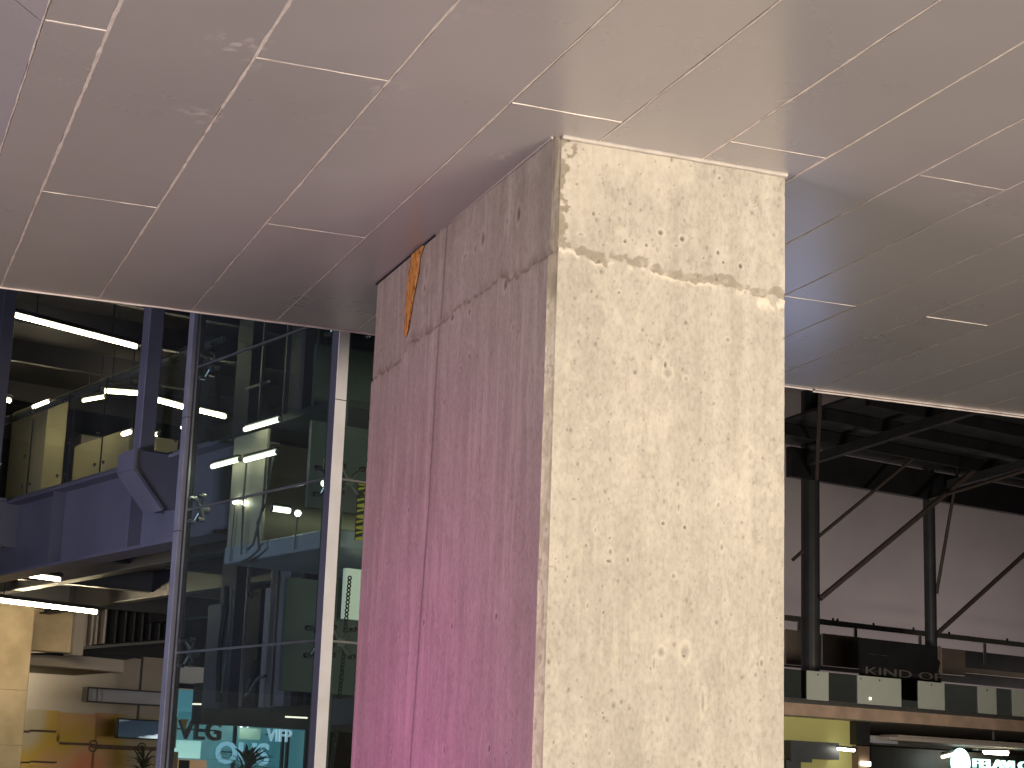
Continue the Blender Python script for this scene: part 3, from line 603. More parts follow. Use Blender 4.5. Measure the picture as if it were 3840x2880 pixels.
# glass railing: panes with standoff discs
RA = AB + .02; rail_top = 5.50
jx = [pA(x, y, RA)[1] for x, y in ((708, 1300), (401, 1416), (260, 1472), (127, 1524))]; pw = jx[2] - jx[1]
jx = [jx[0] - .62] + jx + [jx[3] + pw * k for k in (1, 2, 3, 4, 5, 6)]
rp = []
for i in range(len(jx) - 1):
    b0, b1 = min(jx[i], jx[i + 1]) + .008, max(jx[i], jx[i + 1]) - .008
    sub = []
    for b in (b0 + .10, b1 - .10):
        for z in (5.42, 4.95, 4.62):
            if z == 4.95 and i % 2: continue
            sub.append(('standoff', cat(tube((RA - .014, b, z), (RA - .001, b, z), .019, 12), tube((RA - .019, b, z), (RA - .014, b, z), .011, 10)), 'chrome'))
    sub.append(('pane_edge', box((RA - .001, b1 + .001, FL + .02), (RA + .013, b1 + .007, rail_top)), 'rubber')); rp.append(('glass_pane', box((RA, b0, FL + .02), (RA + .012, b1, rail_top)), 'glass_rail', sub))
rp.append(('handrail', bar((RA + .045, jx[0], rail_top - .04), (RA + .045, jx[-1], rail_top - .04), .035, .05), 'rod'))
rp.append(('base_channel', box((RA - .02, jx[0], FL - .019), (RA + .05, jx[-1], FL + .018)), 'rod'))
for i, b in enumerate(jx[1:-1]):
    if i in (0, 2): rp.append(('stanchion', cat(bar((RA + .05, b - .06, FL + .02), (RA + .05, b - .06, 5.30), .02, .035), bar((RA + .05, b + .06, FL + .02), (RA + .05, b + .06, 5.30), .02, .035)), 'dark_steel'))
thing('glass_railing', rp, 'frameless glass railing with round steel standoffs along the gallery edge', 'railing')
# roof over the gallery
single('gallery_ceiling', box((-6, 14.4, 7.42), (13.5, 46, 7.6)), 'roof_sheet', kind='structure')
k = 0
for b in (15.4, 16.7, 18.1, 19.7, 21.5, 23.6, 26.2, 29.5):
    single('roof_purlin', cat(box((-5, b, 7.12), (13.4, b + .10, 7.15)), box((-5, b + .04, 7.15), (13.4, b + .06, 7.42))), 'dark_steel', 'dark steel roof purlin, %s counting inward from the soffit edge' % ('first', 'second', 'third', 'fourth', 'fifth', 'sixth', 'seventh', 'eighth')[k], 'beam', 'purlins under the gallery roof'); k += 1
for a, lb in ((12.6, 'dark roof rafter far behind the lift tower'),):
    single('roof_rafter', cat(box((a, 14.5, 6.86), (a + .2, 50, 6.89)), box((a + .08, 14.5, 6.89), (a + .11, 50, 7.11))), 'dark_steel', lb, 'beam', 'rafters under the gallery roof')
# tube lamps in the gallery
ZU = 6.75
lamp(36, 1177, 510, 1300, ZU, 'longest warm tube lamp in three lengths hanging between the two gallery posts', .035, segs=[(0, .145), (.155, .925), (.935, 1)])
lamp(-60, 1478, 36, 1503, ZU, 'warm tube lamp just left of the yellow lit wall panel', .04)
lamp(313, 1502, 392, 1488, ZU, 'short tube lamp seen through the railing glass, tilted up to the right', .03)
lamp(393, 1466, 517, 1475, ZU, 'thick bright tube lamp touching the gallery post', .042)
lamp(570, 1495, 715, 1534, ZU, 'bright tube lamp between gallery post and lift tower', .045, segs=[(0, .85), (.87, 1)])
lamp(700, 1528, 842, 1562, ZU, 'tube lamp half hidden behind the far post of the lift tower', .045, segs=[(0, .28), (.34, 1)])
lamp(683, 1604, 717, 1598, ZU, 'tiny tube lamp low beside the far lift post', .035)
lamp(553, 1638, 592, 1628, ZU, 'stubby tube lamp above the small lit pier', .035)
lamp(478, 1633, 494, 1632, ZU, 'dot like lamp at the left side of the gallery post', .035)
# lit walls of the gallery
def wallbox(name, c0, c1, a, d, mat, label, cat_='wall', group=None, z0=None, z1=None):
    P, Q = pA(*c0, a), pA(*c1, a); g = box((a, P[1], z0 if z0 is not None else min(P[2], Q[2])), (a + d, Q[1], z1 if z1 is not None else max(P[2], Q[2])))
    return single(name, g, mat, label, cat_, group)
wallbox('gallery_wall_panel', (35, 1700), (165, 1700), 9.5, .3, 'tan_wall', 'tan wall panel glowing yellow behind the left railing panes', z0=FL, z1=pA(100, 1528, 9.5)[2])
wallbox('gallery_wall_panel', (278, 1700), (480, 1700), 9.9, .3, 'tan_wall', 'broad tan wall panel lit yellow behind the post bracket', z0=FL, z1=pA(420, 1628, 9.9)[2])
wallbox('gallery_pier', (548, 1690), (585, 1690), 9.8, .3, 'tan_wall', 'narrow tan pier lit yellow right of the gallery post', 'pillar', z0=FL, z1=pA(570, 1645, 9.8)[2])
wallbox('gallery_screen_wall', (150, 1700), (300, 1700), 10.6, .3, 'beige_wall', 'dim grey beige wall between the two yellow panels', z0=FL, z1=pA(230, 1655, 10.6)[2])
wallbox('gallery_dark_wall', (-200, 1700), (35, 1700), 10.2, .3, 'dark_panel', 'dark wall left of the yellow lit panel', z0=FL, z1=pA(0, 1600, 10.2)[2])
def wall_lamp(c0, c1, a, label):
    P, Q = pA(*c0, a), pA(*c1, a); z = (P[2] + Q[2]) / 2; p, q = np.array([a, P[1], z]), np.array([a, Q[1], z])
    thing('wall_lamp', [('tube', tube(p, q, .03, 8), 'tube'), ('shade', box((a + .035, P[1], z + .0), (a + .06, Q[1], z + .06)), 'dark_steel')], label, 'lamp', 'lamps along the tops of the gallery walls')
wall_lamp((176, 1510), (128, 1524), 9.1, 'tube lamp along the top of the left yellow wall panel, touching the handrail')
wall_lamp((486, 1622), (462, 1626), 9.3, 'tube lamp along the top of the broad yellow wall panel')
single('back_wall', box((-6, 44, FL), (24, 44.4, 7.4)), 'dark_steel', kind='structure')
single('back_wall', box((-30, 50, 0), (27, 50.4, 4.2)), 'beige_wall', kind='structure')

# ================================================================== LIFT TOWER
LA, LB0, LB1 = 6.6, 11.45, 13.83; LZ = 7.9; LA2 = 8.9
zs = [1.6 - 1.42, 1.41, 2.605, 3.80, 5.04, 6.25, 7.45]
parts = []
parts.append(('corner_post', chbox((LA - .045, LB0 - .11, 0), (LA + .05, LB0 - .02, LZ), .004), 'post_cream', [('post_face', box((LA - .049, LB0 - .106, 0), (LA - .0455, LB0 - .024, LZ)), 'steel_blue')] + [('post_joint', box((LA - .047, LB0 - .112, z), (LA + .052, LB0 - .105, z + .006)), 'rubber') for z in (4.37,)]))  # pale body, darker side plate: the light on each side is put into colour
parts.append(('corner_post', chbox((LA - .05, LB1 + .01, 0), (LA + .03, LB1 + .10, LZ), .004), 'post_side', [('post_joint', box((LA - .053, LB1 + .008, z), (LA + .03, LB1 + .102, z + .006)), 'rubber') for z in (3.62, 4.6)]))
parts.append(('mullion', box((LA - .01, LB1 - .025, 0), (LA + .05, LB1 + .009, LZ)), 'rubber', [('edge_strip', box((LA - .012, LB1 - .032, 0), (LA + .004, LB1 - .026, LZ)), 'rod')]))
parts.append(('inner_post', box((LA + .07, LB0 + .10, 0), (LA + .19, LB0 + .20, LZ)), 'green_steel'))
parts.append(('corner_post', chbox((LA2, LB0 - .10, 0), (LA2 + .1, LB0, LZ), .004), 'post_side'))
for i in range(len(zs) - 1):
    z0, z1 = max(zs[i], .03) + .009, zs[i + 1] - .009
    parts.append(('glass_pane', box((LA, LB0 + .01, z0), (LA + .014, LB1 - .03, z1)), 'glass_lift', [('joint_strip', box((LA - .004, LB0 - .01, z1 + .001), (LA + .016, LB1 - .02, z1 + .017)), 'rod')]))
    parts.append(('glass_pane', box((LA + .06, LB0 - .02, z0), (LA2 - .03, LB0 - .006, z1)), 'glass_lift', [('joint_strip', box((LA + .052, LB0 - .024, z1 + .001), (LA2 - .03, LB0 - .002, z1 + .017)), 'rod')]))
def spider(c, ax):                                    # four-armed glass fitting; ax 0: on the e2 pane, 1: on the e1 pane
    c = np.array(c, float); n = np.array([1.0, 0, 0]) if ax == 0 else np.array([0, 1.0, 0]); u = np.array([0, 1.0, 0]) if ax == 0 else np.array([1.0, 0, 0])
    g = [tube(c + n * .03, c + n * .12, .035, 12)]; bolts = []
    for su in (-1, 1):
        for sz in (-1, 1):
            e = c + u * su * .085 + np.array([0, 0, sz * .10]); g.append(tube(c + n * .06, e + n * .035, .018, 8, .011)); bolts.append(cat(tube(e - n * .012, e + n * .04, .021, 12), tube(e - n * .018, e - n * .012, .012, 10)))
    return g, bolts
for z in zs[1:-1]:
    for c, ax in (((LA + .014, LB1 - .16, z), 0), ((LA + .014, LB0 + .12, z), 0), ((LA + .20, LB0 - .005, z), 1)):
        g, bolts = spider(c, ax); parts.append(('spider_fitting', cat(*g), 'rod', [('bolt', b, 'chrome') for b in bolts]))
# steelwork inside the shaft
AI = LA2 - .15
def vpost(x, y, w, d, a, mat, nm='guide_rail', z0=2.31, z1=LZ):
    b = pA(x, y, a)[1]; parts.append((nm, box((a, b - w / 2, z0), (a + d, b + w / 2, z1)), mat))
vpost(905, 1500, .34, .12, AI, 'dark_steel', 'shaft_column'); vpost(1112, 1400, .30, .12, AI - .1, 'steel_blue', 'shaft_column'); vpost(1068, 1400, .03, .05, AI - .2, 'rod')
vpost(1185, 1400, .05, .08, AI - .15, 'black_steel'); vpost(1215, 1400, .06, .08, AI - .1, 'black_steel'); vpost(975, 1450, .025, .03, AI - .2, 'rod'); vpost(945, 2400, .26, .1, AI - .05, 'black_steel', 'shaft_column', z1=3.5); vpost(996, 2400, .13, .1, AI - .04, 'post_side', 'shaft_column', z1=3.5); vpost(1042, 2400, .08, .1, AI - .04, 'black_steel', 'guide_rail', z1=3.5); vpost(1092, 2400, .12, .1, AI - .04, 'dark_steel', 'guide_rail', z1=3.5)
vpost(790, 2500, .30, .1, AI - .05, 'slate', 'shaft_column', z1=3.4)
for z in (5.62, 4.98): parts.append(('tie_bar', box((AI - .17, pA(975, 1450, AI)[1], z), (AI - .15, pA(1065, 1450, AI)[1], z + .025)), 'rod'))
p, q = pA(864, 1640, AI - .3), pA(1256, 1526, AI - .3); zt = (p[2] + q[2]) / 2
parts.append(('ring_beam', box((AI - .3, LB0 - .0, zt - .33), (AI - .1, LB1 + 1.2, zt)), 'slate'))
parts.append(('ring_beam', box((LA + .4, LB1 + .13, 3.95), (LA2, LB1 + .33, 4.25)), 'slate'))
zl0, zl1 = pA(900, 2722, AI - .25)[2], pA(900, 2632, AI - .25)[2]
parts.append(('lintel', box((AI - .25, LB0 + .3, zl0), (AI + .1, LB1 + .62, zl1)), 'slate'))
parts.append(('head_box', box((LA + .1, LB0 + .1, LZ - .02), (LA2, LB1, LZ + .2)), 'dark_steel'))
thing('lift_tower', parts, 'glass lift tower with violet grey corner posts, spider fittings and cream lit front post', 'lift')
# lift cab parked part way up
CA0, CA1, CB0, CB1, CZ = LA + .30, LA2 - .35, LB0 + .42, LB1 - .18, 3.36
cp = [('floor_tray', chbox((CA0, CB0, CZ), (CA1, CB1, CZ + .14), .01), 'cab_floor'), ('back_wall', box((CA1 - .05, CB0 + .3, CZ + .141), (CA1, CB1 - .46, CZ + 1.08)), 'brown'), ('back_panel', box((CA1 - .06, CB1 - .459, CZ + .141), (CA1, CB1 - .051, CZ + 1.08)), 'cab_tan'), ('near_panel', box((CA0 + .01, CB1 - .62, CZ + .141), (CA0 + .03, CB1 - .051, CZ + 1.08)), 'cab_tan'), ('side_wall', box((CA0 + .02, CB1 - .05, CZ + .141), (CA1 - .051, CB1, CZ + 1.08)), 'cab_tan'),
      ('frame_post', box((CA0, CB0, CZ + .141), (CA0 + .04, CB0 + .04, CZ + 1.1)), 'rod'), ('roof_tray', box((CA0, CB0, CZ + 1.101), (CA1, CB1, CZ + 1.16)), 'dark_steel')]
thing('lift_cab', cp, 'open lift cab with tan wall and blue grey underside behind the lift glass', 'lift cab')
# cables and rods hanging in the shaft
M['cable'] = surf('grey_cable', (.10, .10, .095), None, 4, .6)
def cab_path(pts, a, r, label, mat='cable', name='shaft_cable'):
    single(name, path([pA(x, y, a) for x, y in pts], r, 6), mat, label, 'cable', 'cables in the lift shaft')
cab_path([(1000, 1712), (985, 1900), (950, 2040), (930, 2060)], LA + .2, .010, 'grey cable curving across the tan cab wall')
cab_path([(1025, 1715), (1000, 1880), (965, 1960), (972, 2060), (940, 2090), (877, 2120)], LA + .22, .010, 'grey cable with a long loose tail over the cab underside')
cab_path([(925, 1730), (912, 1880), (905, 2080)], LA + .25, .008, 'straight thin cable in front of the tan cab wall')
cab_path([(945, 2200), (932, 2225), (935, 2240), (945, 2240), (948, 2215), (946, 2200)], LA + .3, .008, 'small dark cable loop hung below the cab', 'rubber')
cab_path([(850, 2200), (848, 2280), (832, 2370), (820, 2500), (822, 2630)], LA + .4, .022, 'thick wavy black hose low in the lift shaft', 'rubber')
cab_path([(870, 2210), (858, 2360), (846, 2470), (830, 2600)], LA + .4, .010, 'thin grey conduit beside the wavy black hose')
cab_path([(920, 2610), (935, 2595), (948, 2570), (958, 2555), (975, 2540), (996, 2535)], LA + .5, .014, 'pale curved handle shaped pipe low in the shaft')
cab_path([(928, 2590), (945, 2540), (962, 2480)], LA + .6, .03, 'slanting black strut low in the lift shaft', 'rubber')
def bulb_rod(x0, y0, x1, y1, label, a=LA + .28):
    p, q = pA(x0, y0, a), pA(x1, y1, a); thing('lamp_rod', [('rod', tube(q, p - [0, 0, .02], .006, 6), 'rod'), ('bulb', ball(p, .026), 'bulb')], label, 'lamp', 'small lamps on rods in the lift shaft')
bulb_rod(882, 1880, 862, 2105, 'small bulb on a rod in front of the tan cab wall, beside the shaft column')
bulb_rod(916, 1886, 905, 2060, 'small bulb on a rod near the crossing cables')
bulb_rod(1117, 1925, 1104, 2060, 'lone small bulb on a rod right of the glowing tube')
bulb_rod(1216, 1812, 1214, 1850, 'small bulb under the yellow pulley')
def shaft_lamp(q0, q1, label, r=.02, plane='a', pl=LA + .2):
    f = pA if plane == 'a' else pB; p, q = f(*q0, pl), f(*q1, pl); z = (p[2] + q[2]) / 2; p[2] = q[2] = z; d = (q - p) / np.linalg.norm(q - p)
    thing('tube_lamp', [('tube', tube(p, q, r, 8), 'tube_dim'), ('end_cap', tube(p - d * .02, p - d * .001, r * 1.1, 8), 'rod'), ('end_cap', tube(q + d * .001, q + d * .02, r * 1.1, 8), 'rod'), ('housing', bar(p + [0, 0, r + .012], q + [0, 0, r + .012], r * 2, .018), 'dark_steel')], label, 'lamp', 'tube lamps inside the lift tower')
shaft_lamp((920, 1606), (1048, 1577), 'tube lamp in the lift tower above the dark blue ring beam')
shaft_lamp((797, 1746), (897, 1727), 'tube lamp in the lift tower at the top of the tan cab wall')
shaft_lamp((920, 1721), (1038, 1700), 'tube lamp in the lift tower beside the cable tops')
shaft_lamp((1022, 1906), (1086, 1917), 'short thick tube lamp glowing behind the lift cables', .022, 'b', LB1 - .9)
# pulley with yellow guard
c = pA(1236, 1738, LA + .25)
thing('pulley', [('guard_ring', torus(c, .082, .009, (1, 0, 0), 24, 6, 1.2, 5.2), 'yellow'), ('wheel', torus(c, .062, .012, (1, 0, 0), 24, 6), 'rubber'), ('hub', tube(c - [.02, 0, 0], c + [.02, 0, 0], .018, 12), 'chrome'), ('arm', bar(c + [0, 0, -.02], c + [0, .02, -.22], .02, .02), 'rod')], 'small pulley wheel with yellow guard ring beside the front lift post', 'pulley')
# behind the right pane: hazard strip, chain, lit opening
hp, hq = pB(1357, 1800, LB0 + .06), pB(1336, 2025, LB0 + .06)
hz = [('strip', box((hp[0] - .03, LB0 + .06, hq[2]), (hp[0] + .03, LB0 + .07, hp[2])), 'rubber')]
n = 11
for i in range(n):
    z = hq[2] + (hp[2] - hq[2]) * i / n; h = (hp[2] - hq[2]) / n
    hz.append(('stripe', prism([(hp[0] - .03, LB0 + .059, z), (hp[0] + .03, LB0 + .059, z + h * .5 * (1 if i % 2 else -.0)), (hp[0] + .03, LB0 + .059, z + h * .5 + h * .3), (hp[0] - .03, LB0 + .059, z + h * .42)], (0, -.002, 0)), 'yellow'))
thing('hazard_strip', hz, 'black and yellow striped hazard strip inside the lift shaft beside the pier', 'strip')
def chain(x0, y0, x1, y1, b, label):
    p, q = pB(x0, y0, b), pB(x1, y1, b); n = int(np.linalg.norm(q - p) / .028); g = []
    for i in range(n):
        c = p + (q - p) * (i + .5) / n; g.append(('link', torus(c, .013, .006, (0, 1, 0) if i % 2 else (.8, .6, 0), 10, 5), 'rubber'))
    thing('hanging_chain', g, label, 'chain', 'black chains beside the front lift post')
chain(1312, 2160, 1294, 2372, LB0 + .07, 'black chain in front of the bright opening')
chain(1292, 2425, 1272, 2620, LB0 + .07, 'black chain below the lower spider fitting')
chain(1262, 2740, 1240, 2890, LB0 + .07, 'black chain lowest beside the pink pier face')
wp0, wp1 = pB(1300, 2130, LB0 + .9), pB(1400, 2330, LB0 + .9)
single('lit_opening', box((wp0[0], LB0 + .9, wp1[2]), (wp1[0], LB0 + .95, wp0[2])), emis('lit_opening', (.80, .80, .55), .32), 'pale lit window behind the black chain', 'window')
single('shaft_back_panel', box((LA + .42, LB0 + 1.3, 2.3), (LA2 - .2, LB0 + 1.34, 3.2)), 'green_steel', 'green grey panel at the back of the lift shaft', 'panel')
single('shaft_back_panel', box((LA + .45, LB0 + 1.1, 3.75), (LA2 - .2, LB0 + 1.14, 5.1)), 'green_steel', 'upper green grey panel beside the hazard strip', 'panel')
p = pB(1282, 1247, LB0 + .8)
thing('spot_lamp', [('head', tube(p + [0, .06, .03], p + [0, .01, .005], .05, 12), 'dark_steel'), ('lens', ball(p, .045), 'bulb'), ('stem', bar(p + [0, .05, .03], p + [0, .05, .6], .02, .02), 'dark_steel')], 'bright spot lamp right under the soffit edge by the lift tower', 'lamp')

# ================================================================== UNDER THE GALLERY, LEFT
ZD = 4.248
for i, b in enumerate((16.6, 19.4, 22.2, 25.0, 27.8, 30.6, 33.4)):
    single('floor_joist', cat(box((AB + .26, b - .07, 3.98), (12.9, b + .07, 4.0)), box((AB + .26, b - .012, 4.0), (12.9, b + .012, ZD))), 'dark_steel', 'dark cross joist under the gallery floor, %s counting from the lift tower' % ('first', 'second', 'third', 'fourth', 'fifth', 'sixth', 'seventh')[i], 'beam', 'joists under the gallery floor')
for i, a in enumerate((8.6, 10.2, 11.9)):
    single('floor_beam', cat(box((a - .08, 14.2, 3.90), (a + .08, 40, 3.92)), box((a - .012, 14.2, 3.92), (a + .012, 40, ZD - .001))), 'dark_steel', ['dark beam running back under the gallery close to the girder', 'dark beam under the middle of the gallery floor', 'dark beam under the far side of the gallery floor'][i], 'beam', 'beams running back under the gallery')
for i, (c0, c1) in enumerate((((475, 2068), (672, 2095)), ((265, 2115), (440, 2135)), ((618, 2165), (668, 2170)))):
    P, Q = pZ(*c0, 4.2), pZ(*c1, 4.2)
    single('ceiling_board', prism([P, Q, Q + [-.05, .40, 0], P + [-.05, .40, 0]], (0, 0, .03)), 'tan_wall', ['pale ceiling board close under the girder by the lift tower', 'narrow pale ceiling board under the middle of the girder', 'short pale ceiling board cut off by the far lift post'][i], 'panel', 'pale boards under the gallery floor')
lamp(72, 2153, 222, 2173, 3.78, 'short warm tube lamp below the violet girder', .032, group='tube lamps under the gallery floor')
lamp(-80, 2242, 360, 2295, 3.76, 'long warm tube lamp above the far concrete column', .035, 'tube_strong', group='tube lamps under the gallery floor', segs=[(0, .45), (.46, 1)])
lamp(88, 2523, 190, 2509, 3.70, 'slim tube lamp beside the far concrete column under the grey beam', .035, group='tube lamps under the gallery floor')
lamp(1148, 2156, 1200, 2162, 3.9, 'short white tube lamp in front of the cab underside', .03, 'bulb', group='tube lamps under the gallery floor')
# lit far concrete column with its crosswall
DB = 25.0
P = pB(133, 2290, DB); Pl = pB(-300, 2290, DB)
fc = [('shaft', chbox((Pl[0], DB, 0), (P[0], DB + .6, 4.0), .015), 'far_concrete')]
P2, P3 = pB(135, 2300, DB + .9), pB(283, 2450, DB + .9)
thing('far_concrete_column', fc + [('pour_line', box((Pl[0] + .01, DB - .004, 1.95), (P[0] - .016, DB - .001, 1.965)), 'slab_edge'), ('pour_line', box((Pl[0] + .01, DB - .004, 2.72), (P[0] - .016, DB - .001, 2.73)), 'slab_edge')], 'stained concrete column lit warm under the long tube lamp', 'pillar')
single('concrete_downstand', chbox((P2[0] - .1, DB + .9, P3[2]), (P3[0], DB + 1.2, 4.1), .01), 'far_concrete', 'lit concrete downstand wall behind the far concrete column', 'wall')
# grey fascia, box end and louvre of dark fins
Q0, Q1 = pB(284, 2310, DB + .8), pB(312, 2455, DB + .8)
single('duct_end', chbox((Q0[0], DB + .8, Q1[2] - .02), (Q1[0], DB + 1.15, 4.02), .01), 'beige_wall', 'grey duct end beside the lit concrete downstand', 'duct')
L0, L1 = pA(318, 2400, 7.9), pA(640, 2300, 7.9)
fins = []
LBz = DB + .85
xa = [pB(x, 2330, LBz)[0] for x in (322, 345, 362, 392, 432, 468, 500, 532, 562, 596, 628, 660, 692)]
zb0, zb1 = pB(312, 2428, LBz)[2], pB(640, 2390, LBz)[2]
for i, x in enumerate(xa):
    t = i / (len(xa) - 1); zz0 = zb0 + (zb1 - zb0) * t
    fins.append(('fin', box((x, LBz, zz0 + .02), (x + .03, LBz + .28, 4.05)), 'dark_steel' if i > 3 else 'beige_wall'))  # leftmost fins paler, their lit look is put into the colour
fins.append(('back_sheet', box((xa[0], LBz + .29, min(zb0, zb1) - .05), (xa[-1] + .1, LBz + .31, 4.05)), 'black_steel'))
fins.append(('sill', prism([(xa[0] - .05, LBz - .01, zb0 - .03), (xa[-1] + .1, LBz - .01, zb1 - .03), (xa[-1] + .1, LBz - .01, zb1 + .01), (xa[0] - .05, LBz - .01, zb0 + .01)], (0, .3, 0)), 'rod'))
thing('fin_louvre', fins, 'louvre of dark upright fins above a thin steel sill', 'louvre')
# tapering grey beam + dark soffit, with beige wall behind
T = [pB(*q, DB + 1.4) for q in ((116, 2455), (330, 2462), (466, 2475), (464, 2523), (340, 2510), (108, 2493))]
single('grey_beam', prism(T, (0, .3, 0)), 'beige_wall', 'grey boxed beam under the lit concrete downstand', 'beam')
T = [pB(*q, DB + 1.75) for q in ((108, 2494), (340, 2511), (464, 2520), (466, 2476), (640, 2440), (640, 2380), (480, 2400), (300, 2440), (108, 2450))]
single('dark_bulkhead', prism(T, (0, 2.0, 0)), 'dark_steel', 'dark bulkhead above the small slim tube lamp', 'panel')
MB = DB + 5
single('beige_wall', box((pB(-200, 2600, MB)[0], MB, 0), (pB(652, 2600, MB)[0], MB + .3, 4.2)), 'beige_wall', 'plain beige upper wall above the orange and yellow mural', 'wall')
v0, v1 = pB(472, 2450, MB - .05), pB(532, 2466, MB - .05)
thing('wall_vent', [('slot', box((v0[0], MB - .03, v1[2] - .02), (v1[0], MB - .005, v0[2])), 'dark_panel'), ('bar', box((v0[0], MB - .035, (v0[2] + v1[2]) / 2 - .02), (v1[0], MB - .031, (v0[2] + v1[2]) / 2)), 'beige_wall')], 'narrow dark slot vent on the beige wall', 'vent')
# steel beam with bolted end plate
SB = DB + 2.2
g0, g1, g2, g3 = pB(330, 2575, SB), pB(330, 2632, SB), pB(640, 2565, SB), pB(640, 2648, SB)
bb = [('web', box((g0[0] + .03, SB + .08, g1[2] + .02), (g2[0] + .15, SB + .10, g0[2] - .02)), 'cab_floor'), ('flange', box((g0[0], SB, g0[2] - .02), (g2[0] + .15, SB + .2, g0[2])), 'dark_steel'), ('flange', box((g0[0], SB, g1[2]), (g2[0] + .15, SB + .2, g1[2] + .02)), 'dark_steel'), ('end_plate', box((g0[0] - .005, SB, g1[2] + .021), (g0[0] + .02, SB + .2, g0[2] - .021)), 'dark_steel'), ('stiffener', box((pB(368, 2600, SB)[0], SB + .002, g1[2] + .021), (pB(368, 2600, SB)[0] + .02, SB + .079, g0[2] - .021)), 'cab_floor')]
for x in (352, 390):
    for kz in range(4): bb.append(('bolt', tube((pB(x, 2600, SB)[0], SB + .06, g1[2] + .05 + kz * .045), (pB(x, 2600, SB)[0], SB + .079, g1[2] + .05 + kz * .045), .012, 6), 'rod'))
thing('bolted_beam', bb, 'steel beam with bolted end plate in front of the beige wall', 'beam')
# mural of airbrushed boards
def mural_mat():
    m, nt, N, L, P = nmat('mural_print'); tc = N.new('ShaderNodeNewGeometry')
    n = N.new('ShaderNodeTexNoise'); n.inputs['Scale'].default_value = .75; n.inputs['Detail'].default_value = 1; L.new(tc.outputs['Position'], n.inputs['Vector'])
    c = N.new('ShaderNodeValToRGB'); e = c.color_ramp.elements; e[0].position = .36; e[0].color = (.55, .20, .10, 1); e[1].position = .62; e[1].color = (.42, .37, .27, 1); x = e.new(.44); x.color = (.50, .29, .16, 1); x = e.new(.52); x.color = (.46, .31, .05, 1)
    L.new(n.outputs['Fac'], c.inputs['Fac']); L.new(c.outputs['Color'], P.inputs['Base Color']); P.inputs['Roughness'].default_value = .6; return m
M['mural'] = mural_mat(); MU = MB - .12
_a, _b = pB(-90, 2660, MU), pB(655, 2700, MU)
mp_ = [('backing_board', box((_a[0], MU + .051, 0), (_b[0], MU + .07, _a[2] - .02)), 'brown')]
def mtile(x0, y0, x1, y1):
    P, Q = pB(x0, y0, MU), pB(x1, y1, MU); mp_.append(('board', chbox((P[0] + .006, MU, Q[2] + .006), (Q[0] - .006, MU + .05, P[2] - .006), .004), 'mural'))
for x0, x1 in ((-90, 0), (0, 112), (112, 218)):
    for y0, y1 in ((2658, 2742), (2742, 2858), (2858, 2960)): mtile(x0, y0, x1, y1)
for r in ((218, 2670, 362, 2790), (362, 2672, 660, 2806), (218, 2790, 345, 2960), (345, 2806, 525, 2960), (525, 2812, 660, 2960)): mtile(*r)
def ring_px(cx, cy, rx, ry):
    pts = [pB(cx + rx * cos(t), cy + ry * sin(t), MU - .006) for t in np.linspace(0, 2 * pi, 15)]; return path(pts, .014, 5)
for cx, cy in ((350, 2790), (348, 2805), (532, 2800), (520, 2812)): mp_.append(('drawn_loop', ring_px(cx, cy, 14, 13), 'brown'))
thing('mural_wall', mp_, 'orange and yellow airbrushed mural boards with dark joints', 'mural')
# hanging display
HB = DB + 3.6
h0, h1 = pB(447, 2698, HB), pB(625, 2772, HB)
def screen_mat():
    m, nt, N, L, P = nmat('display_picture'); tc = N.new('ShaderNodeTexCoord'); sp = N.new('ShaderNodeSeparateXYZ'); L.new(tc.outputs['Generated'], sp.inputs[0])
    n = N.new('ShaderNodeTexNoise'); n.inputs['Scale'].default_value = 4; L.new(tc.outputs['Generated'], n.inputs['Vector'])
    a = N.new('ShaderNodeMath'); a.operation = 'MULTIPLY_ADD'; a.inputs[1].default_value = .2; L.new(n.outputs['Fac'], a.inputs[0]); h_ = N.new('ShaderNodeMath'); h_.operation = 'MULTIPLY_ADD'; h_.inputs[1].default_value = .5; h_.inputs[2].default_value = .42
    b = N.new('ShaderNodeMath'); b.operation = 'SUBTRACT'; L.new(sp.outputs['X'], b.inputs[0]); L.new(sp.outputs['Z'], b.inputs[1]); L.new(b.outputs[0], h_.inputs[0]); L.new(h_.outputs[0], a.inputs[2])
    c = N.new('ShaderNodeValToRGB'); e = c.color_ramp.elements; e[0].position = .08; e[0].color = (.10, .13, .16, 1); e[1].position = .80; e[1].color = (.65, .80, .85, 1)
    x = e.new(.14); x.color = (.015, .025, .04, 1); x = e.new(.72); x.color = (.02, .04, .06, 1)
    L.new(a.outputs[0], c.inputs['Fac']); L.new(c.outputs['Color'], P.inputs['Emission Color']); P.inputs['Emission Strength'].default_value = .9; P.inputs['Base Color'].default_value = (.02, .02, .02, 1); return m
M['screen'] = screen_mat(); hx = pB(520, 2690, HB)[0]
thing('hanging_display', [('case', box((h0[0] - .02, HB, h1[2] - .02), (h1[0] + .1, HB + .08, h0[2] + .02)), 'dark_panel'), ('screen', box((h0[0], HB - .004, h1[2]), (h1[0] + .08, HB - .001, h0[2])), 'screen'), ('drop_rod', tube((hx, HB + .04, h0[2] + .02), (hx, HB + .04, 4.0), .022, 8), 'dark_steel')], 'wide display with a dark blue picture hanging from one rod', 'screen')
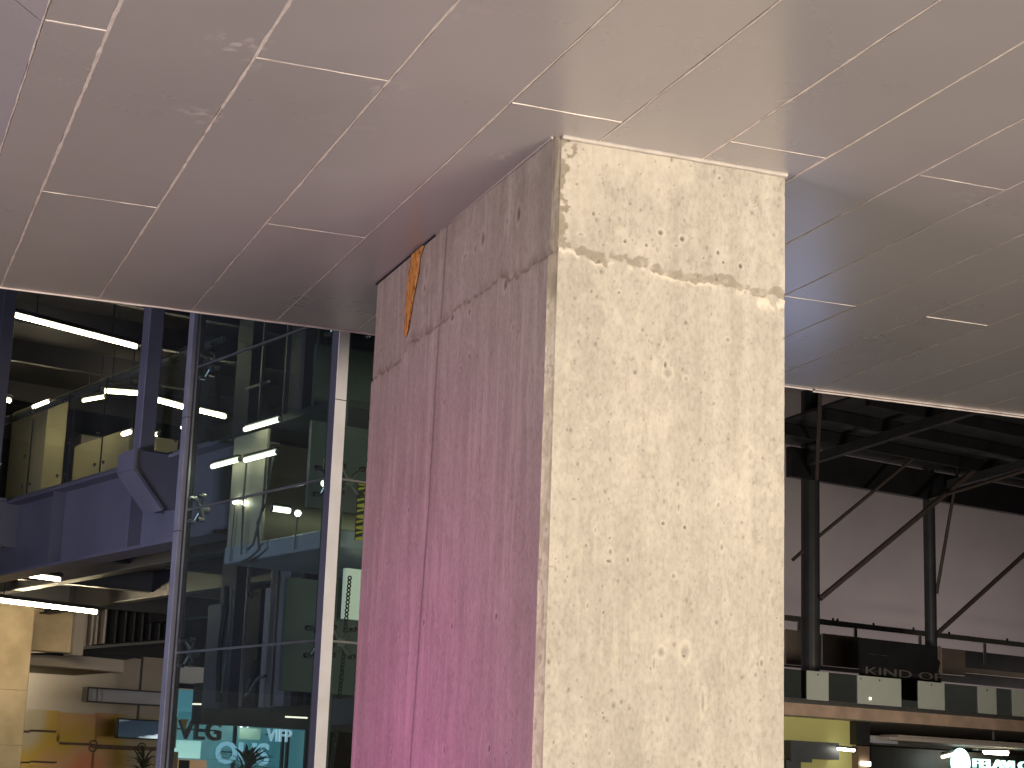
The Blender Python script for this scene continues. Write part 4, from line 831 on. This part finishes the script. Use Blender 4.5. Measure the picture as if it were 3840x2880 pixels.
def palm(x, y, b, n, L_, label):
    base = pB(x, y, b); r = np.random.default_rng(int(x)); parts = []
    V, Fc = [], []
    leaves = []
    for i in range(n):
        az = r.random() * 2 * pi; el = .15 + r.random() * 1.15; d = np.array([cos(az) * cos(el), sin(az) * cos(el), sin(el)]); s = np.cross(d, [0, 0, 1.0]); s /= np.linalg.norm(s); pts = []; l = L_ * (.65 + .5 * r.random())
        st = base + [0, 0, r.random() * L_ * .5]
        for k in range(5):
            t = k / 4; c = st + d * l * t - np.array([0, 0, 1]) * l * .28 * t * t; w = .022 * sin(pi * (t * .82 + .12)); pts.append((c - s * w, c + s * w + [0, 0, .004]))
        v = np.array([p for pr_ in pts for p in pr_]); leaves.append(('leaf', (v, [(2 * k, 2 * k + 1, 2 * k + 3, 2 * k + 2) for k in range(4)]), 'leaf'))
    stem = [('stem', tube((base[0], base[1], .45), base + [0, 0, L_ * .5], .03, 8, .018), 'brown'), ('pot', tube((base[0], base[1], 0), (base[0], base[1], .5), .18, 14, .24), 'dark_steel')]
    thing('potted_palm', stem + leaves, label, 'plant', 'potted palms in the mall')
palm(535, 2900, DB + 3.0, 46, .42, 'dark leafed palm in front of the mural beneath the hanging display')
palm(920, 2920, 17.5, 46, .40, 'dark leafed palm seen through lift glass before the teal shop')

# ================================================================== TEAL SHOP seen through the lift tower
TB_ = 32.0
s0, s1 = pB(655, 2700, TB_), pB(1175, 2700, TB_)
single('shop_bulkhead', box((s0[0] + .1, TB_ - .9, pB(900, 2722, TB_ - .9)[2]), (s1[0] + .6, TB_ - .5, 3.35)), 'slate', 'dark blue bulkhead above the teal shop front', 'panel')
ZT = pB(900, 2700, TB_)[2]
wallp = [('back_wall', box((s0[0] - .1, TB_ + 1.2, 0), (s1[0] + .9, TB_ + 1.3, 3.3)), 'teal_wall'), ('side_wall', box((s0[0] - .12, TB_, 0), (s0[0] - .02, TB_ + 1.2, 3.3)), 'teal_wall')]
for x in (880, 1062, 1080, 1150):
    xx = pB(x, 2800, TB_)[0]; wallp.append(('mullion', box((xx - .03, TB_, 0), (xx + .03, TB_ + .06, ZT + .1)), 'dark_steel'))
for i, (xa_, xb_) in enumerate(((655, 880), (880, 1062), (1080, 1150))):
    wallp.append(('glass_pane', box((pB(xa_, 2800, TB_)[0] + .035, TB_ + .02, 0), (pB(xb_, 2800, TB_)[0] - .035, TB_ + .035, ZT + .1)), 'glass_shop'))
q0, q1 = pB(661, 2775, TB_ + .6), pB(750, 2845, TB_ + .6); wallp.append(('menu_board', box((q0[0], TB_ + .6, q1[2]), (q1[0], TB_ + .64, q0[2])), 'sign_white_box'))
q0, q1 = pB(653, 2846, TB_ + .3), pB(768, 2960, TB_ + .3); wallp.append(('counter_front', box((q0[0], TB_ + .3, q1[2]), (q1[0], TB_ + .5, q0[2])), 'sign_orange'))
q0, q1 = pB(672, 2850, TB_ + .28), pB(703, 2960, TB_ + .28); wallp.append(('counter_panel', box((q0[0], TB_ + .27, q1[2]), (q1[0], TB_ + .29, q0[2])), 'dark_panel'))
q0, q1 = pB(900, 2730, TB_ + .9), pB(975, 2775, TB_ + .9); wallp.append(('shelf_panel', box((q0[0], TB_ + .9, q1[2]), (q1[0], TB_ + .95, q0[2])), emis('pale_shelf_glow', (.35, .55, .42), .7)))  # shelf brightness is an added glow
for x in (930, 960, 905): wallp.append(('down_light', ball(pB(x, 2718, TB_ + .7), .05), 'bulb'))
thing('teal_shop', wallp, 'teal lit shop front with white menu board and orange counter', 'shop')
def sign(txt, x0, y0, x1, y1, b, mats, label, name='shop_sign', depth=.05, back=None, group=None):
    P, Q = pB(x0, y0, b), pB(x1, y1, b); gs = letters(txt, P[0], Q[0], Q[2], P[2], b, depth); parts = [('letter', g, mats[i % len(mats)]) for i, g in enumerate(gs)]
    if back: parts.append(('backing', box((P[0] - back, b + .006, Q[2] - back), (Q[0] + back, b + .03, P[2] + back)), 'dark_panel'))
    else: parts.append(('mounting_rail', box((P[0], b + .006, (P[2] + Q[2]) / 2 - .012), (Q[0], b + .03, (P[2] + Q[2]) / 2 + .012)), 'dark_steel'))
    return thing(name, parts, label, 'sign', group)
vs = sign('VEG', 668, 2697, 822, 2776, TB_ - .3, ['letter_grey'], 'dark grey VEG letters with a gold leaf in the V', depth=.08)
P = [pB(*q, TB_ - .42) for q in ((677, 2697), (707, 2697), (692, 2742))]
lf = bpy.data.objects.new('leaf_mark', mesh_of('leaf_mark', prism(P, (0, .03, 0)), 'gold', np.array(vs['_org']))); COL.objects.link(lf); lf.parent = vs
sign('VIFP', 1000, 2730, 1090, 2782, TB_ - .2, ['sign_pale'], 'small glowing pale blue VIFP letters on the teal shop')
sign('OUS', 810, 2776, 1003, 2868, TB_ - .1, ['sign_blue'], 'large glowing blue OUS letters behind the palm in the teal shop')
for i, (x0, y0, x1, y1, lb) in enumerate(((805, 2592, 920, 2590, 'thin far tube lamp highest above the teal shop'), (722, 2640, 822, 2642, 'thin far tube lamp on the bulkhead above the VEG letters'), (922, 2643, 1040, 2645, 'thin far tube lamp on the bulkhead above the VIFP letters'), (1070, 2688, 1152, 2692, 'thin far tube lamp at the right end of the teal shop bulkhead'))):
    P, Q = pB(x0, y0, TB_ - 1.2), pB(x1, y1, TB_ - 1.2)
    thing('tube_lamp', [('tube', tube(P, Q, .016, 8), 'tube_far'), ('housing', bar(P + [0, 0, .03], Q + [0, 0, .03], .05, .02), 'dark_steel')], lb, 'lamp', 'thin tube lamps above the teal shop')

# ================================================================== RIGHT: terrace building across the plaza
RB = 40.0
def c8(x, y): return 2940 + x * .4219, 2180 + y * .4219
def c7(x, y): return 2940 + x * .4702, 1420 + y * .4702
def rbox(x0, y0, x1, y1, b, d, f=c8):
    P, Q = pB(*f(x0, y0), b), pB(*f(x1, y1), b); return box((P[0], b, Q[2]), (Q[0], b + d, P[2]))
AL, AR = pB(2700, 2600, RB)[0], pB(4300, 2600, RB)[0]
st, sb = pB(*c8(100, 1082), RB)[2], pB(*c8(100, 1185), RB)[2]
thing('terrace_slab', [('slab', box((AL, RB + .002, sb), (AR, RB + 14, st - .004)), 'beige_wall'), ('edge_band', box((AL, RB - .05, sb - .02), (AR, RB, st)), 'slab_edge'), ('coping', box((AL, RB - .09, st + .002), (AR, RB + .3, st + .10)), 'rod')], 'brown stained terrace slab edge above the shop fronts', 'slab')
bt = pB(*c8(300, 800), RB)[2]
# balustrade of dark glass with white sheets fixed to some panes
edges = [0, 205, 400, 657, 1045, 1195, 1430, 1725, 1890, 2030, 2200, 2500]
bal = []
for i in range(len(edges) - 1):
    x0, x1 = pB(*c8(edges[i], 1000), RB)[0], pB(*c8(edges[i + 1], 1000), RB)[0]
    bal.append(('glass_pane', box((x0 + .015, RB + .05, st + .11), (x1 - .015, RB + .075, bt)), 'glass_dark'))
bal.append(('bottom_shoe', box((AL, RB + .03, st + .101), (AR, RB + .1, st + .16)), 'rod'))
thing('terrace_balustrade', bal, 'dark glass balustrade along the terrace slab', 'railing')
for i, (x0, x1, lb) in enumerate(((205, 400, 'white sheet on the balustrade at the foot of the thick round column'), (657, 1045, 'widest white sheet on the balustrade with a bright dot'), (1195, 1430, 'white sheet on the balustrade under the end of the KIND OF letters'), (1725, 1890, 'narrow white sheet on the balustrade, alone between dark glass'), (2030, 2250, 'white sheet on the balustrade at the far end beside the narrow one'))):
    a0, a1 = pB(*c8(x0, 1000), RB)[0], pB(*c8(x1, 1000), RB)[0]; xm = (a0 + a1) / 2
    pts = [('sheet', chbox((a0, RB + .01, st + .14), (a1, RB + .035, bt + .0), .004), 'white_sheet'), ('fixing', tube((xm, RB + .004, bt - .1), (xm, RB + .0099, bt - .1), .03, 10), 'rubber')]
    if i == 1:
        c = pB(*c8(768, 1042), RB); pts.append(('lamp_dot', tube((c[0], RB + .0, c[2]), (c[0], RB + .0099, c[2]), .035, 10), 'bulb')); pts.append(('fixing', tube((a0 + .15, RB + .004, bt - .1), (a0 + .15, RB + .0099, bt - .1), .03, 10), 'rubber'))
    thing('white_sheet', pts, lb, 'panel', 'white sheets fixed to the terrace balustrade')
# dark screen and boards behind the balustrade
KB = RB + 5
single('terrace_dark_screen', rbox(-150, 420, 2600, 1000, KB + .6, .2), 'dark_panel', 'long dark screen wall behind the terrace balustrade', 'wall')
NB = RB + .9
thing('name_board', [('board', rbox(682, 500, 1402, 1080, NB, .10), 'black_steel'), ('light_strip', rbox(745, 645, 925, 662, NB - .03, .02), 'letter_dim')], 'black board carrying the KIND OF letters', 'board')
BOLD = 0.0
sign('KIND OF', *c8(722, 752), *c8(1400, 888), NB - .035, ['letter_dim'], 'thin grey KIND OF letters on the black board', name='name_letters', depth=.03)
sign('NT', *c8(1042, 985), *c8(1165, 1060), NB - .035, ['letter_dim'], 'faint NT letters between the white sheets', name='name_letters', depth=.03)
for (x0, y0, x1, y1, lb) in ((345, 462, 680, 780, 'large tan board left of the black name board'), (1402, 590, 1615, 842, 'tan board right of the black name board'), (20, 425, 176, 752, 'narrow tan board by the edge of the concrete pier'), (1616, 765, 2500, 900, 'long low tan board right of the name board')):
    single('tan_board', rbox(x0, y0, x1, y1, KB + .1, .1), 'tan_board', lb, 'board', 'tan boards on the terrace')
single('torn_film', prism([pB(*c8(*q), NB - .05) for q in ((1365, 575), (1395, 575), (1400, 850), (1372, 800), (1392, 720), (1368, 690))], (0, .01, 0)), 'tan_board', 'torn strip of film at the end of the black name board', 'film')
# rail above the dark screen with posts and bird spikes
rl = [('top_rail', None)]
z0 = pB(*c8(100, 325), KB)[2]; z1 = pB(*c8(2133, 560), KB)[2]; zr = (z0 + z1) / 2
rl = [('top_rail', box((AL, KB, zr - .12), (AR + 6, KB + .1, zr + .07)), 'rod')]
for x in (158, 660, 1232, 1806, 2350):
    xx = pB(*c8(x, 480), KB)[0]; rl.append(('rail_post', box((xx - .07, KB + .11, zr - 1.2), (xx + .07, KB + .16, zr - .05)), 'rod'))
for x in (445, 485, 805, 1160, 1475, 1990):
    xx = pB(*c8(x, 400), KB)[0]; rl.append(('rail_clip', cat(tube((xx, KB + .05, zr + .07), (xx, KB + .05, zr + .16), .05, 8, .03), tube((xx + .02, KB + .05, zr + .07), (xx + .3, KB + .05, zr - .1), .02, 6)), 'black_steel'))
thing('roof_edge_rail', rl, 'thin steel rail with clips above the dark terrace screen', 'railing')
# round columns, fascia beam, rafters, purlins, braces
CB_ = RB + 1.6
zf = pB(*c7(100, 785), CB_)[2]; zf2 = pB(*c7(1914, 1085), CB_)[2]; ZF = (zf + zf2) / 2
for x, y, w, lb in ((210, 1300, 74, 'thick round dark column of the terrace roof beside the concrete pier'), (1160, 1300, 50, 'slimmer round dark column of the terrace roof where braces meet')):
    P = pB(*c7(x, y), CB_ + .3); r = w / FPX * 56 / 2
    thing('roof_column', [('shaft', tube((P[0], CB_ + .3, st + .1), (P[0], CB_ + .3, ZF + 3), r, 20), 'dark_steel'), ('base_plate', tube((P[0], CB_ + .3, st + .001), (P[0], CB_ + .3, st + .099), r * 1.4, 20), 'dark_steel')], lb, 'column', 'columns of the terrace roof')
P, Q = pB(*c7(60, 778), CB_), pB(*c7(2100, 1118), CB_)
thing('terrace_roof', [('fascia_beam', prism([P + [0, 0, 0], Q, Q + [0, 0, 1.0], P + [0, 0, 1.0]], (0, .25, 0)), 'black_steel'),
      ('roof_sheet', prism([P + [-2, .3, 1.1], Q + [3, .3, 1.1], Q + [3, -24, 3.6], P + [-2, -24, 3.6]], (0, 0, .08)), 'dark_steel')] +
     [('purlin', prism([P + [-2, -dy - .1, .72 + dy * .104], Q + [3, -dy - .1, .72 + dy * .104], Q + [3, -dy - .1, 1.08 + dy * .104], P + [-2, -dy - .1, 1.08 + dy * .104]], (0, .18, 0)), 'black_steel') for dy in (1.6, 3.4, 5.2, 7.2, 9.6, 12.4, 16, 20)] +
     [('rafter', bar(P + (Q - P) * t + [0, -.3, .55], P + (Q - P) * t + [0, -23, 2.9], .22, .3), 'dark_steel') for t in (.04, .56, 1.05)], 'dark steel roof with purlins and rafters over the terrace', 'roof')
def brace(q0, q1, b0, b1, label, r=.06):
    single('brace_rod', tube(pB(*q0, b0), pB(*q1, b1), r, 10), M['brace'], label, 'brace', 'bracing rods of the terrace roof')
M['brace'] = surf('brown_brace', (.085, .065, .06), None, 3, .5)
brace(c8(318, 155), c7(1914, 400), CB_ - .1, CB_ - 2, 'longest diagonal brace crossing in front of the slimmer column', .09)
brace(c7(265, 1268), c7(1110, 570), CB_ + .1, CB_ - 1, 'diagonal brace rising from the thick column to the fascia')
brace(c7(70, 1445), c7(150, 1375), CB_ + .2, CB_ + .2, 'stub of diagonal brace between pier and thick column')
brace(c8(1355, 110), c7(1400, 640), CB_ + .4, CB_ - .5, 'steep brace rising from the slimmer column')
brace(c8(1360, 465), c7(1980, 1345), CB_ + .1, CB_ - .6, 'diagonal brace rising right from the foot of the slimmer column', .08)
brace(c7(1170, 960), c7(1914, 735), CB_ - .2, CB_ - 6, 'shallow brace under the roof at the slimmer column head', .06)
brace(c7(262, 800), c7(290, 110), CB_ - .4, CB_ - 5, 'thin hanger rod alongside the thick column', .06)
single('terrace_back_wall', box((AL - 20, RB + 12, st), (AR + 30, RB + 12.4, 24)), 'grey_wall', 'plain grey rendered wall behind the terrace roof columns', 'wall')
# ground floor of the terrace building
GB = RB + 1.2
single('lime_wall', rbox(-200, 1180, 648, 2400, GB, .2), 'lime_wall', 'yellow green lit wall under the terrace slab beside the pier', 'wall')
stp = [('tread_box', rbox(60, 1412, 490, 1588, GB - .5, .45), 'slate'), ('tread_box', rbox(60, 1560, 250, 1612, GB - .6, .05), 'slate'), ('tread_box', rbox(20, 1590, 150, 2300, GB - .55, .45), 'slate')]
thing('stepped_casing', stp, 'slate grey stepped casing on the yellow green wall', 'casing')
thing('tube_lamp', [('tube', cat(tube(pB(*c8(485, 1482), GB - .7), pB(*c8(620, 1496), GB - .7), .07, 10)), 'bulb'), ('housing', bar(pB(*c8(480, 1468), GB - .7), pB(*c8(640, 1486), GB - .7), .16, .06), 'dark_steel')], 'white tube lamp over the stepped casing on the yellow green wall', 'lamp', 'lamps under the terrace slab')
thing('shop_pillar', [('upper_casing', rbox(645, 1232, 765, 1458, GB - .3, .5), 'dark_panel'), ('lower_casing', rbox(660, 1462, 768, 2400, GB - .28, .45), 'brown'), ('wall_light', rbox(700, 1600, 772, 1642, GB - .4, .1), 'tube_dim')], 'dark and brown clad pillar beside the yellow green wall', 'pillar')
single('shop_ceiling', box((pB(*c8(770, 1300), GB)[0], RB + .4, sb - .55), (AR, RB + 6, sb - .45)), 'beige_wall', kind='structure')
single('shop_bulkhead', rbox(770, 1465, 2600, 2400, GB + 1.0, .2), 'dark_panel', 'black shop front band behind the glowing round sign', 'panel')
thing('air_duct', [('duct_box', rbox(765, 1368, 1012, 1448, GB - .2, .9), 'cab_floor'), ('duct_run', rbox(1013, 1400, 2600, 1470, GB + .1, .8), 'beige_wall'), ('light_strip', rbox(790, 1450, 1500, 1462, GB + .05, .05), 'rod')], 'grey air duct under the terrace slab above the black shop band', 'duct')
single('drop_rod', tube(pB(*c8(1855, 1245), GB), pB(*c8(1862, 1410), GB), .05, 8), 'rod', 'thin pale rod dropping from the terrace slab', 'rod')
thing('tube_lamp', [('tube', tube(pB(*c8(1785, 1512), GB), pB(*c8(1980, 1524), GB), .09, 10), 'tube'), ('housing', bar(pB(*c8(1700, 1500), GB) + [0, 0, .02], pB(*c8(1985, 1508), GB) + [0, 0, .02], .25, .06), 'rod')], 'warm tube lamp right above the glowing shop letters', 'lamp', 'lamps under the terrace slab')
thing('tube_lamp', [('tube', tube(pB(*c8(1405, 1562), GB + .3), pB(*c8(1500, 1538), GB + .3), .06, 10), 'tube_far'), ('housing', bar(pB(*c8(1405, 1555), GB + .3) + [0, 0, .1], pB(*c8(1500, 1531), GB + .3) + [0, 0, .1], .12, .05), 'dark_steel')], 'dim warm tube lamp left of the round white sign', 'lamp', 'lamps under the terrace slab')
BOLD = 0.012
c = pB(*c8(1560, 1612), GB + .2); r = (pB(*c8(1640, 1612), GB + .2) - c)[0]
thing('round_sign', [('disc', tube((c[0], GB + .12, c[2]), (c[0], GB + .2, c[2]), r, 32), 'sign_white'), ('rim', torus((c[0], GB + .16, c[2]), r + .01, .02, (0, 1, 0), 32, 6), 'sign_mint')], 'round glowing white sign disc beside the mint shop letters', 'sign')
sign('FELAVI CE', *c8(1672, 1572), *c8(2215, 1680), GB + .2, ['sign_mint'], 'glowing mint FELAVI CE shop letters on the black band', depth=.12)
